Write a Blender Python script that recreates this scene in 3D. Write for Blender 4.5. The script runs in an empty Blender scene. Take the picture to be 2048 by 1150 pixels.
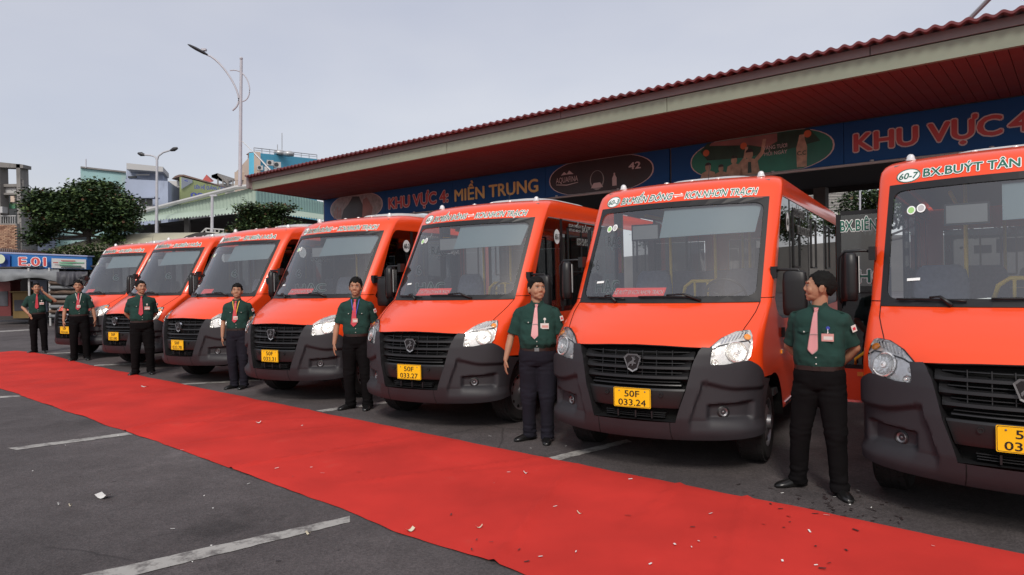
import bpy, bmesh, math, random
from mathutils import Vector, Matrix, noise
from mathutils.geometry import tessellate_polygon
sc = bpy.context.scene
col = sc.collection
R = math.radians
rnd = random.Random(7)

# ------------------------------------------------------------------ camera
F_PX, PIT, ROL, CH = 1342.6, R(-.779), R(-.847), 1.68
cam = bpy.data.objects.new('camera', bpy.data.cameras.new('camera')); col.objects.link(cam)
cam.data.sensor_width = 36.0
cam.data.lens = 36.0 * F_PX / 2048
cam.data.clip_start, cam.data.clip_end = .05, 2000
_cp, _sp, _cr, _sr = math.cos(PIT), math.sin(PIT), math.cos(ROL), math.sin(ROL)
def _pit(x, y, z): return Vector((x, y * _cp - z * _sp, y * _sp + z * _cp))
_r, _u, _f = _pit(_cr, 0, _sr), _pit(-_sr, 0, _cr), _pit(0, 1, 0)
M4 = Matrix(((_r.x, _u.x, -_f.x, 0), (_r.y, _u.y, -_f.y, 0), (_r.z, _u.z, -_f.z, CH), (0, 0, 0, 1)))
cam.matrix_world = M4
sc.camera = cam
sc.view_settings.view_transform = 'Standard'; sc.view_settings.look = 'None'
sc.view_settings.exposure = 0.0; sc.view_settings.gamma = 1.0

# ------------------------------------------------------------------ sky and sun
SUN_EL, SUN_AZ = R(43), R(187)      # azimuth clockwise from +Y: the sun stands behind the camera's left shoulder
w = bpy.data.worlds.new('World'); sc.world = w; w.use_nodes = True
nt = w.node_tree; nt.nodes.clear()
N = nt.nodes.new
out = N('ShaderNodeOutputWorld'); add = N('ShaderNodeAddShader')
b1 = N('ShaderNodeBackground'); b2 = N('ShaderNodeBackground')
sky = N('ShaderNodeTexSky'); sky.sky_type = 'NISHITA'; sky.sun_disc = False
sky.sun_elevation = SUN_EL; sky.sun_rotation = SUN_AZ
sky.air_density, sky.dust_density, sky.ozone_density = 1.0, 3.0, 1.0
b1.inputs[1].default_value = .05
tc = N('ShaderNodeTexCoord'); mp = N('ShaderNodeMapping'); mp.inputs['Scale'].default_value = (1, 1, 2.6)
n1 = N('ShaderNodeTexNoise'); n1.inputs['Scale'].default_value = 1.3; n1.inputs['Detail'].default_value = 5
n1.inputs['Roughness'].default_value = .5
rp = N('ShaderNodeValToRGB')
rp.color_ramp.elements[0].position = .34; rp.color_ramp.elements[0].color = (.49, .49, .555, 1)
rp.color_ramp.elements[1].position = .72; rp.color_ramp.elements[1].color = (.67, .645, .65, 1)
nt.links.new(tc.outputs['Generated'], mp.inputs[0]); nt.links.new(mp.outputs[0], n1.inputs[0])
nt.links.new(n1.outputs[0], rp.inputs[0]); nt.links.new(rp.outputs[0], b2.inputs[0])
b2.inputs[1].default_value = .84
nt.links.new(sky.outputs[0], b1.inputs[0]); nt.links.new(b1.outputs[0], add.inputs[0])
nt.links.new(b2.outputs[0], add.inputs[1]); nt.links.new(add.outputs[0], out.inputs[0])
sl = bpy.data.lights.new('sun', 'SUN'); sl.energy = 2.2; sl.angle = R(13); sl.color = (1, .95, .88)
so = bpy.data.objects.new('sun', sl); col.objects.link(so)
sdir = Vector((math.sin(SUN_AZ) * math.cos(SUN_EL), math.cos(SUN_AZ) * math.cos(SUN_EL), math.sin(SUN_EL)))
so.rotation_euler = sdir.to_track_quat('Z', 'Y').to_euler(); so.location = (0, 0, 30)

# ------------------------------------------------------------------ helpers
def W(px, py, Y):
    """point at distance Y (along +Y) seen at pixel px,py of the 2048 wide photograph"""
    a, b = px - 1024, py - 575
    u = _cr * a + _sr * b; v = -_sr * a + _cr * b
    d = _pit(u / F_PX, 1, -v / F_PX)
    return Vector((0, 0, CH)) + d * (Y / d.y)
def G(px, py, z=0):
    p = W(px, py, 1) - Vector((0, 0, CH)); t = (z - CH) / p.z
    return Vector((0, 0, CH)) + p * t
def RN(t, n, z=0):
    """station frame: t along the bus row (away), n across it (towards the station)"""
    return Vector((-.763 * t + .647 * n, .647 * t + .763 * n, z))

def tag(o, label=None, cat=None, group=None, kind=None):
    if label: o['label'] = label
    if cat: o['category'] = cat
    if group: o['group'] = group
    if kind: o['kind'] = kind
    return o
def empty(name, loc=(0, 0, 0), rz=0, label=None, cat=None, group=None):
    o = bpy.data.objects.new(name, None); col.objects.link(o); o.empty_display_size = .1
    o.location = loc; o.rotation_euler = (0, 0, rz); tag(o, label, cat, group); return o
def link(name, me, parent=None):
    o = bpy.data.objects.new(name, me); col.objects.link(o)
    if parent is not None: o.parent = parent
    return o
def copy_tree(o, parent=None):
    c = o.copy(); col.objects.link(c); c.parent = parent
    for ch in list(o.children): copy_tree(ch, c)
    return c

class MB:
    def __init__(s): s.v = []; s.f = []; s.m = []; s.mi = 0
    def add(s, vs, fs):
        k = len(s.v); s.v += [tuple(p) for p in vs]
        for f in fs: s.f.append(tuple(i + k for i in f)); s.m.append(s.mi)
        return s
    def box(s, c, d, rz=0, m=None):
        x, y, z = d[0] / 2, d[1] / 2, d[2] / 2
        vs = [Vector((a * x, b * y, e * z)) for e in (-1, 1) for b in (-1, 1) for a in (-1, 1)]
        if m is None: m = Matrix.Rotation(rz, 4, 'Z')
        vs = [m @ p + Vector(c) for p in vs]
        return s.add(vs, [(0, 2, 3, 1), (4, 5, 7, 6), (0, 1, 5, 4), (2, 6, 7, 3), (0, 4, 6, 2), (1, 3, 7, 5)])
    def quad(s, a, b, c, d): return s.add([a, b, c, d], [(0, 1, 2, 3)])
    def prism(s, pts, d):
        """polygon of 3d points extruded by vector d"""
        n = len(pts); pts = [Vector(p) for p in pts]; d = Vector(d)
        fs = [tuple(range(n))[::-1], tuple(range(n, 2 * n))] + [(i, (i + 1) % n, n + (i + 1) % n, n + i) for i in range(n)]
        return s.add(pts + [p + d for p in pts], fs)
    def tube(s, pts, r, n=8, cap=True):
        pts = [Vector(p) for p in pts]; rs = r if isinstance(r, (list, tuple)) else [r] * len(pts)
        rings = []; up = Vector((0, 0, 1))
        for i, p in enumerate(pts):
            t = (pts[min(i + 1, len(pts) - 1)] - pts[max(i - 1, 0)]).normalized()
            a = t.cross(up)
            if a.length < .1: a = t.cross(Vector((1, 0, 0)))
            a.normalize(); b = t.cross(a).normalized()
            rings.append([p + (a * math.cos(2 * math.pi * k / n) + b * math.sin(2 * math.pi * k / n)) * rs[i] for k in range(n)])
        vs = [q for rg in rings for q in rg]; fs = []
        for i in range(len(pts) - 1):
            for k in range(n):
                fs.append((i * n + k, (i + 1) * n + k, (i + 1) * n + (k + 1) % n, i * n + (k + 1) % n))
        if cap: fs += [tuple(range(n)), tuple(range((len(pts) - 1) * n, len(pts) * n))[::-1]]
        return s.add(vs, fs)
    def lathe(s, prof, c=(0, 0, 0), axis='Z', n=24, cap=True):
        """profile of (radius, height)"""
        vs = []; fs = []
        for (r, h) in prof:
            for k in range(n):
                a = 2 * math.pi * k / n; p = (r * math.cos(a), r * math.sin(a), h)
                if axis == 'X': p = (p[2], p[0], p[1])
                if axis == 'Y': p = (p[0], p[2], p[1])
                vs.append((p[0] + c[0], p[1] + c[1], p[2] + c[2]))
        for i in range(len(prof) - 1):
            for k in range(n): fs.append((i * n + k, i * n + (k + 1) % n, (i + 1) * n + (k + 1) % n, (i + 1) * n + k))
        if cap: fs += [tuple(range(n))[::-1], tuple(range((len(prof) - 1) * n, len(prof) * n))]
        return s.add(vs, fs)
    def ellipsoid(s, c, r, m=None, nu=16, nv=10):
        vs = []; fs = []; m = m or Matrix.Identity(3)
        for j in range(nv + 1):
            ph = math.pi * j / nv
            for i in range(nu):
                th = 2 * math.pi * i / nu
                vs.append(Vector(c) + m @ Vector((r[0] * math.sin(ph) * math.cos(th), r[1] * math.sin(ph) * math.sin(th), r[2] * math.cos(ph))))
        for j in range(nv):
            for i in range(nu): fs.append((j * nu + i, (j + 1) * nu + i, (j + 1) * nu + (i + 1) % nu, j * nu + (i + 1) % nu))
        return s.add(vs, fs)
    def loft(s, rings, closed=True, cap=True):
        n = len(rings[0]); fs = []
        for i in range(len(rings) - 1):
            for k in range(n if closed else n - 1): fs.append((i * n + k, i * n + (k + 1) % n, (i + 1) * n + (k + 1) % n, (i + 1) * n + k))
        if cap: fs += [tuple(range(n))[::-1], tuple(range((len(rings) - 1) * n, len(rings) * n))]
        return s.add([p for r in rings for p in r], fs)
    def mesh(s, name, mats, smooth=False, weld=True, angle=None):
        me = bpy.data.meshes.new(name); me.from_pydata(s.v, [], s.f); me.update()
        mats = mats if isinstance(mats, (list, tuple)) else [mats]
        for m in mats: me.materials.append(m)
        if len(mats) > 1: me.polygons.foreach_set('material_index', s.m)
        bm = bmesh.new(); bm.from_mesh(me)
        if weld: bmesh.ops.remove_doubles(bm, verts=bm.verts, dist=1e-5)
        bmesh.ops.recalc_face_normals(bm, faces=bm.faces)
        bm.to_mesh(me); bm.free()
        if smooth:
            me.polygons.foreach_set('use_smooth', [True] * len(me.polygons))
            if angle: me.set_sharp_from_angle(angle=R(angle))
        return me
    def build(s, name, mats, parent=None, smooth=False, **k): return link(name, s.mesh(name, mats, smooth, **k), parent)

# ------------------------------------------------------------------ materials
def mat(name, c, rough=.6, metal=0., spec=.5, var=0., vscale=6., bump=0., bscale=60., coat=0., dirt=None, emis=None, detail=4, stretch=None):
    m = bpy.data.materials.new(name); m.use_nodes = True; t = m.node_tree; b = t.nodes['Principled BSDF']
    c4 = (c[0], c[1], c[2], 1)
    b.inputs['Base Color'].default_value = c4; b.inputs['Roughness'].default_value = rough
    b.inputs['Metallic'].default_value = metal; b.inputs['Specular IOR Level'].default_value = spec
    if coat: b.inputs['Coat Weight'].default_value = coat; b.inputs['Coat Roughness'].default_value = .12
    if var or bump or dirt:
        tcn = t.nodes.new('ShaderNodeTexCoord'); src = tcn.outputs['Object']
        if stretch:
            mpn = t.nodes.new('ShaderNodeMapping'); mpn.inputs['Scale'].default_value = stretch
            t.links.new(src, mpn.inputs[0]); src = mpn.outputs[0]
    if var:
        n = t.nodes.new('ShaderNodeTexNoise'); n.inputs['Scale'].default_value = vscale; n.inputs['Detail'].default_value = detail
        r = t.nodes.new('ShaderNodeMapRange'); r.inputs['From Min'].default_value = .3; r.inputs['From Max'].default_value = .7
        r.inputs['To Min'].default_value = 1 - var; r.inputs['To Max'].default_value = 1 + var
        h = t.nodes.new('ShaderNodeMix'); h.data_type = 'RGBA'; h.blend_type = 'MULTIPLY'; h.inputs[0].default_value = 1
        h.inputs[6].default_value = c4
        t.links.new(src, n.inputs[0]); t.links.new(n.outputs[0], r.inputs[0]); t.links.new(r.outputs[0], h.inputs[7])
        last = h.outputs[2]
        rr = t.nodes.new('ShaderNodeMapRange'); rr.inputs['From Min'].default_value = .3; rr.inputs['From Max'].default_value = .7
        rr.inputs['To Min'].default_value = max(.02, rough - .08); rr.inputs['To Max'].default_value = min(1, rough + .08)
        t.links.new(n.outputs[0], rr.inputs[0]); t.links.new(rr.outputs[0], b.inputs['Roughness'])
        if dirt:
            n3 = t.nodes.new('ShaderNodeTexNoise'); n3.inputs['Scale'].default_value = dirt[1]; n3.inputs['Detail'].default_value = 6
            n3.inputs['Roughness'].default_value = .65
            rd = t.nodes.new('ShaderNodeMapRange'); rd.inputs['From Min'].default_value = dirt[2]; rd.inputs['From Max'].default_value = dirt[2] + .2
            mx = t.nodes.new('ShaderNodeMix'); mx.data_type = 'RGBA'; mx.inputs[7].default_value = (*dirt[0], 1)
            t.links.new(src, n3.inputs[0]); t.links.new(n3.outputs[0], rd.inputs[0]); t.links.new(rd.outputs[0], mx.inputs[0])
            t.links.new(last, mx.inputs[6]); last = mx.outputs[2]
        t.links.new(last, b.inputs['Base Color'])
    if bump:
        n2 = t.nodes.new('ShaderNodeTexNoise'); n2.inputs['Scale'].default_value = bscale; n2.inputs['Detail'].default_value = 5
        bp = t.nodes.new('ShaderNodeBump'); bp.inputs['Strength'].default_value = bump; bp.inputs['Distance'].default_value = .01
        t.links.new(src, n2.inputs[0]); t.links.new(n2.outputs[0], bp.inputs['Height']); t.links.new(bp.outputs[0], b.inputs['Normal'])
    if emis: b.inputs['Emission Color'].default_value = (*emis[0], 1); b.inputs['Emission Strength'].default_value = emis[1]
    return m
def glass(name, tint, base=.04, rough=.01, haze=0., hazec=(.3, .33, .36)):
    """thin pane: tinted transparency under a reflecting surface, optionally with a pale diffuse haze imitating reflected sky"""
    m = bpy.data.materials.new(name); m.use_nodes = True; t = m.node_tree; t.nodes.clear(); A = t.nodes.new
    o = A('ShaderNodeOutputMaterial'); mx = A('ShaderNodeMixShader'); tr = A('ShaderNodeBsdfTransparent'); gl = A('ShaderNodeBsdfGlossy')
    fr = A('ShaderNodeFresnel'); fr.inputs[0].default_value = 1.5; ad = A('ShaderNodeMath'); ad.operation = 'ADD'; ad.inputs[1].default_value = base
    tr.inputs[0].default_value = (*tint, 1); gl.inputs['Roughness'].default_value = rough; gl.inputs[0].default_value = (1, 1, 1, 1)
    geo = A('ShaderNodeNewGeometry')
    t.links.new(geo.outputs['Normal'], fr.inputs['Normal'])
    t.links.new(fr.outputs[0], ad.inputs[0]); t.links.new(ad.outputs[0], mx.inputs[0]); t.links.new(gl.outputs[0], mx.inputs[2])
    if haze:
        df = A('ShaderNodeBsdfDiffuse'); df.inputs[0].default_value = (*hazec, 1); m2 = A('ShaderNodeMixShader'); m2.inputs[0].default_value = haze
        t.links.new(tr.outputs[0], m2.inputs[1]); t.links.new(df.outputs[0], m2.inputs[2]); t.links.new(m2.outputs[0], mx.inputs[1])
    else: t.links.new(tr.outputs[0], mx.inputs[1])
    t.links.new(mx.outputs[0], o.inputs[0]); return m

m_orange = mat('orange_paint', (.84, .066, .010), .36, spec=.3, coat=.8)
m_bumper = mat('grey_bumper_plastic', (.026, .025, .029), .56, spec=.32, var=.10, vscale=3, bump=.06, bscale=400, dirt=((.045, .040, .036), 2.5, .62))
m_black = mat('black_plastic', (.012, .012, .013), .42, spec=.4)
m_dark = mat('dark_cavity', (.006, .006, .006), .8, spec=.2)
m_slat = mat('grille_slat_plastic', (.012, .012, .013), .38, spec=.45)
m_chrome = mat('chrome', (.75, .75, .76), .12, metal=1)
m_lampwhite = mat('lamp_reflector', (.95, .94, .90), .16, metal=.7, bump=.9, bscale=38)
m_lampgrey = mat('lamp_housing', (.84, .83, .81), .22, metal=.5, bump=.5, bscale=24)
m_amber = mat('amber_lens', (.9, .32, .03), .15, coat=1)
m_whitetxt = mat('white_film', (.86, .88, .86), .45)
m_greentxt = mat('green_film', (.012, .13, .085), .4)
m_blacktxt = mat('black_print', (.01, .01, .01), .45)
m_yellow = mat('yellow_plate', (.93, .52, .006), .38, var=.03)
m_rail = mat('yellow_rail', (.90, .62, .05), .35)
m_tyre = mat('tyre_rubber', (.018, .017, .017), .8, spec=.25, var=.2, vscale=8)
m_rim = mat('steel_rim', (.22, .22, .23), .42, metal=.7)
m_seat = mat('seat_cloth', (.15, .165, .21), .85, var=.2, vscale=30)
m_int = mat('interior_panel', (.19, .195, .20), .7)
m_dash = mat('dashboard', (.035, .037, .04), .6)
m_blind = mat('windscreen_blind', (.16, .205, .225), .7)
m_redsign = mat('red_card', (.85, .07, .06), .5)
m_wind = glass('windscreen_glass', (.88, .92, .93), .085, haze=.05, hazec=(.35, .38, .40))  # haze: sky reflection partly put into the colour as a pale diffuse layer
m_side = glass('tinted_side_glass', (.15, .17, .18), .06)
m_frontside = glass('clear_side_glass', (.62, .68, .68), .05)
m_clear = glass('lamp_lens', (.97, .97, .97), .02)
m_greenleaf = mat('sticker_green', (.35, .62, .22), .5)
m_roofunit = mat('roof_unit_white', (.48, .47, .47), .55, var=.1)

m_film = bpy.data.materials.new('translucent_film'); m_film.use_nodes = True
_t = m_film.node_tree; _tl = _t.nodes.new('ShaderNodeBsdfTranslucent'); _tl.inputs[0].default_value = (.75, .9, .86, 1); _df = _t.nodes.new('ShaderNodeBsdfDiffuse'); _df.inputs[0].default_value = (.7, .8, .78, 1)
_mx = _t.nodes.new('ShaderNodeMixShader'); _t.links.new(_tl.outputs[0], _mx.inputs[1]); _t.links.new(_df.outputs[0], _mx.inputs[2]); _t.links.new(_mx.outputs[0], _t.nodes['Material Output'].inputs[0])
# ------------------------------------------------------------------ text
FONT = None
def text_mesh(s, size=1., offset=0., align='LEFT', shear=0., sx=1., space=1.):
    cu = bpy.data.curves.new('lettering', 'FONT'); cu.body = s; cu.size = size; cu.offset = offset; cu.align_x = align; cu.shear = shear
    cu.space_character = space; cu.resolution_u = 3
    ob = bpy.data.objects.new('lettering', cu); col.objects.link(ob)
    dg = bpy.context.evaluated_depsgraph_get(); me = bpy.data.meshes.new_from_object(ob.evaluated_get(dg))
    vs = [Vector((v.co.x * sx, v.co.y, 0)) for v in me.vertices]; fs = [tuple(p.vertices) for p in me.polygons]
    bpy.data.objects.remove(ob); bpy.data.curves.remove(cu); bpy.data.meshes.remove(me)
    return vs, fs
def put_text(name, s, mapf, width, height, mats, parent, bold=.018, outline=.05, shear=0., lift=(.004, .0075), thick=0):
    """lettering fitted to width x height; mapf(x, y, lift) gives the 3d point; white outline behind when mats has two"""
    pl = s.replace('Đ', 'D').replace('Ơ', 'O')
    vs, fs = text_mesh(pl, 1., 0, shear=shear)
    x0, x1 = min(v.x for v in vs), max(v.x for v in vs)
    for q, ch in enumerate(s):              # the bar of the letter Đ
        if ch == 'Đ':
            pv, _ = text_mesh(pl[:q + 1], 1., 0); dv, _ = text_mesh('D', 1., 0)
            xl = max(v.x for v in pv) - (max(v.x for v in dv) - min(v.x for v in dv)); k = len(vs)
            vs += [Vector((xl + a_ + shear * b_, b_, 0)) for a_, b_ in ((-.07, .325), (.27, .325), (.27, .405), (-.07, .405))]; fs.append((k, k + 1, k + 2, k + 3))
        if ch == 'Ơ':                       # the horn of the letter Ơ
            pv, _ = text_mesh(pl[:q + 1], 1., 0); xr = max(v.x for v in pv); k = len(vs)
            vs += [Vector((xr + a_ + shear * b_, b_, 0)) for a_, b_ in ((-.16, .56), (-.04, .60), (.01, .68), (.00, .76), (.08, .76), (.085, .66), (.02, .56), (-.08, .50))]; fs.append(tuple(range(k, k + 8)))
    cap = .73
    kx, ky = width / (x1 - x0), height / cap
    def strike(m, shifts, l0, l1):
        """the lettering struck several times, each a hair further out, for weight"""
        V, F = [], []
        for q, (dx, dy) in enumerate(shifts):
            k = len(V); lf = l0 + (l1 - l0) * q / max(1, len(shifts))
            V += [tuple(mapf((v.x + dx - x0) * kx, (v.y + dy) * ky, lf)) for v in vs]; F += [tuple(i + k for i in f) for f in fs]
        me = bpy.data.meshes.new(name); me.from_pydata(V, [], F); me.materials.append(m); return me
    res = []; g = lift[1] - lift[0]
    if len(mats) > 1:
        r_ = bold + outline
        res.append(strike(mats[1], [(r_ * math.cos(2 * math.pi * k / 10), r_ * math.sin(2 * math.pi * k / 10)) for k in range(10)], lift[0], lift[0] + g * .6))
    res.append(strike(mats[0], [(0, 0)] if bold < .006 else [(-bold, 0), (bold, 0), (0, bold * .7), (0, -bold * .7), (0, 0)], lift[1], lift[1] + g * .35 + .0004))
    if len(res) == 2:
        ob = link(name, res[1], parent)
        o2 = link('lettering_outline', res[0], ob)
        return [ob, o2]
    return [link(name, res[0], parent)]
# ================================================================== MINIBUS
KT = [(.24,-.08,.22,.80,.955,.30),(.30,-.17,.23,.80,.965,.30),(.38,-.225,.24,.80,.965,.28),(.50,-.25,.26,.80,.965,.26),(.75,-.245,.28,.81,.965,.24),(.92,-.22,.28,.83,.965,.22),
(1.02,-.19,.27,.84,.965,.20),(1.08,-.155,.26,.845,.965,.19),(1.15,-.085,.25,.85,.965,.18),(1.25,.055,.25,.86,.965,.15),(1.35,.225,.235,.875,.965,.12),(1.436,.40,.215,.885,.965,.10),
(1.80,.618,.21,.88,.965,.10),(2.42,.995,.205,.869,.965,.10),(2.50,1.05,.205,.865,.965,.10),(2.565,1.0947,.205,.8618,.960,.105),(2.62,1.185,.195,.85,.94,.13),(2.66,1.33,.17,.83,.91,.15),(2.69,1.5,.15,.78,.86,.2),(2.71,1.75,.12,.68,.76,.25),
(2.735,2.1,.08,.42,.50,.2),(2.745,2.5,.03,.15,.2,.1)]
BL = 6.35                                   # where the side walls end
def lerp_tab(T, x, k=1):
    if x <= T[0][0]: return T[0][k]
    for p, q in zip(T, T[1:]):
        if x <= q[0]: f = (x - p[0]) / (q[0] - p[0]); return p[k] + (q[k] - p[k]) * f
    return T[-1][k]
def sec(z): return [lerp_tab(KT, z, k) for k in range(1, 6)]
def sstep(a, b, x):
    t = max(0, min(1, (x - a) / (b - a))); return t * t * (3 - 2 * t)
GT = [(.475, .446), (.597, .487), (.731, .538), (.81, .554), (.90, .571), (.979, .593), (1.04, .623), (1.09, .66)]   # grille edge
def ag(z): return lerp_tab(GT, z)
def SP(a, z, off=0.):
    """bus skin: a 0..1 across the nose, 1..2 round the corner, beyond: back along the side"""
    def raw(a, z):
        y0, b, wc, w, dc = sec(z); s = 1 if a >= 0 else -1; a = abs(a)
        if a <= 1: x = wc * a; y = y0 + b * a ** 2.2
        elif a <= 2:
            t = a - 1; m = 2.2 * b / wc; cy = min(y0 + b + m * (w - wc), y0 + b + dc - .01)
            x = (1 - t) ** 2 * wc + 2 * t * (1 - t) * w + t * t * w
            y = (1 - t) ** 2 * (y0 + b) + 2 * t * (1 - t) * cy + t * t * (y0 + b + dc)
        else: x = w; y = y0 + b + dc + (a - 2)
        return Vector((s * x, y, z))
    p = raw(a, z)
    if off:
        e = .004; zz = min(z, 2.74)
        du = raw(a + e, zz) - raw(a - e, zz); dv = raw(a, zz + e) - raw(a, zz - e); n = du.cross(dv)
        if n.length > 0: p = p + n.normalized() * off
    return p
def bumper_relief(a, z):
    a = abs(a); o = 0
    # proud frame round the grille, running down and along the lip
    g = ag(max(.475, min(1.09, z)))
    if z < .475: d = (.475 - z)
    else: d = a - g
    # band under the lamp
    top = .80 - .06 * sstep(.62, 1.0, a)
    inner = (1 - sstep(.120, .150, a - g)) if z > .44 else 1
    band = max(inner, sstep(top - .022, top + .014, z) if a > g else 0)
    lip = 1 - sstep(.40, .45, z)
    o += .034 * max(band, lip * .8)
    # pocket with the fog lamp
    if .70 < a < 1.5:
        zt = .61 + .04 * (a - .7); zb = .465
        k = sstep(zt + .02, zt - .015, z) if False else (1 - sstep(zt - .018, zt + .008, z))
        k *= sstep(zb - .005, zb + .05, z) * sstep(.73, .78, a) * (1 - sstep(1.36, 1.46, a))
        o -= .048 * k
    o *= 1 - .7 * sstep(1.5, 2, a)
    return o
def BP(a, z, off=0.): return SP(a, z, off + bumper_relief(a, z))

def clip_patch(poly, du=.06, dz=.04):
    """polygon in (a, z) cut along a grid, so that it can bend with the skin"""
    bm = bmesh.new(); bm.faces.new([bm.verts.new((p[0], p[1], 0)) for p in poly])
    xs = [p[0] for p in poly]; zs = [p[1] for p in poly]
    k = math.floor(min(xs) / du) + 1
    while k * du < max(xs):
        bmesh.ops.bisect_plane(bm, geom=bm.verts[:] + bm.edges[:] + bm.faces[:], plane_co=(k * du, 0, 0), plane_no=(1, 0, 0)); k += 1
    k = math.floor(min(zs) / dz) + 1
    while k * dz < max(zs):
        bmesh.ops.bisect_plane(bm, geom=bm.verts[:] + bm.edges[:] + bm.faces[:], plane_co=(0, k * dz, 0), plane_no=(0, 1, 0)); k += 1
    return bm
def patch(name, poly, mats, parent, lo=0., hi=.006, f=SP, du=.06, dz=.04, smooth=True):
    bm = clip_patch(poly, du, dz); bm.verts.ensure_lookup_table()
    rim = [e for e in bm.edges if e.is_boundary]
    r = bmesh.ops.extrude_edge_only(bm, edges=rim)
    new = {g for g in r['geom'] if isinstance(g, bmesh.types.BMVert)}
    for v in bm.verts:
        v.co = f(v.co.x, v.co.y, lo if v in new else hi)
    bmesh.ops.recalc_face_normals(bm, faces=bm.faces)
    me = bpy.data.meshes.new(name); bm.to_mesh(me); bm.free(); me.materials.append(mats)
    if smooth:
        me.polygons.foreach_set('use_smooth', [True] * len(me.polygons)); me.set_sharp_from_angle(angle=R(40))
    return link(name, me, parent)
def ring_patch(name, outer, inner, m, parent, hi=.004, f=SP):
    """strip between two loops of equal length in (a, z)"""
    b = MB(); n = len(outer)
    vo = [f(p[0], p[1], hi) for p in outer]; vi = [f(p[0], p[1], hi) for p in inner]
    b.add(vo + vi, [(i, (i + 1) % n, n + (i + 1) % n, n + i) for i in range(n)])
    return b.build(name, m, parent)
def ellipse(ca, cz, ra, rz, n=20, a0=0): return [(ca + ra * math.cos(a0 + 2 * math.pi * k / n), cz + rz * math.sin(a0 + 2 * math.pi * k / n)) for k in range(n)]
def face_xz(a):                              # front skin point from x (metres) instead of a
    return a
def XA(x, z): wc = sec(z)[2]; return x / wc if abs(x) <= wc else math.copysign(1 + (abs(x) - wc) / .12, x)

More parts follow.
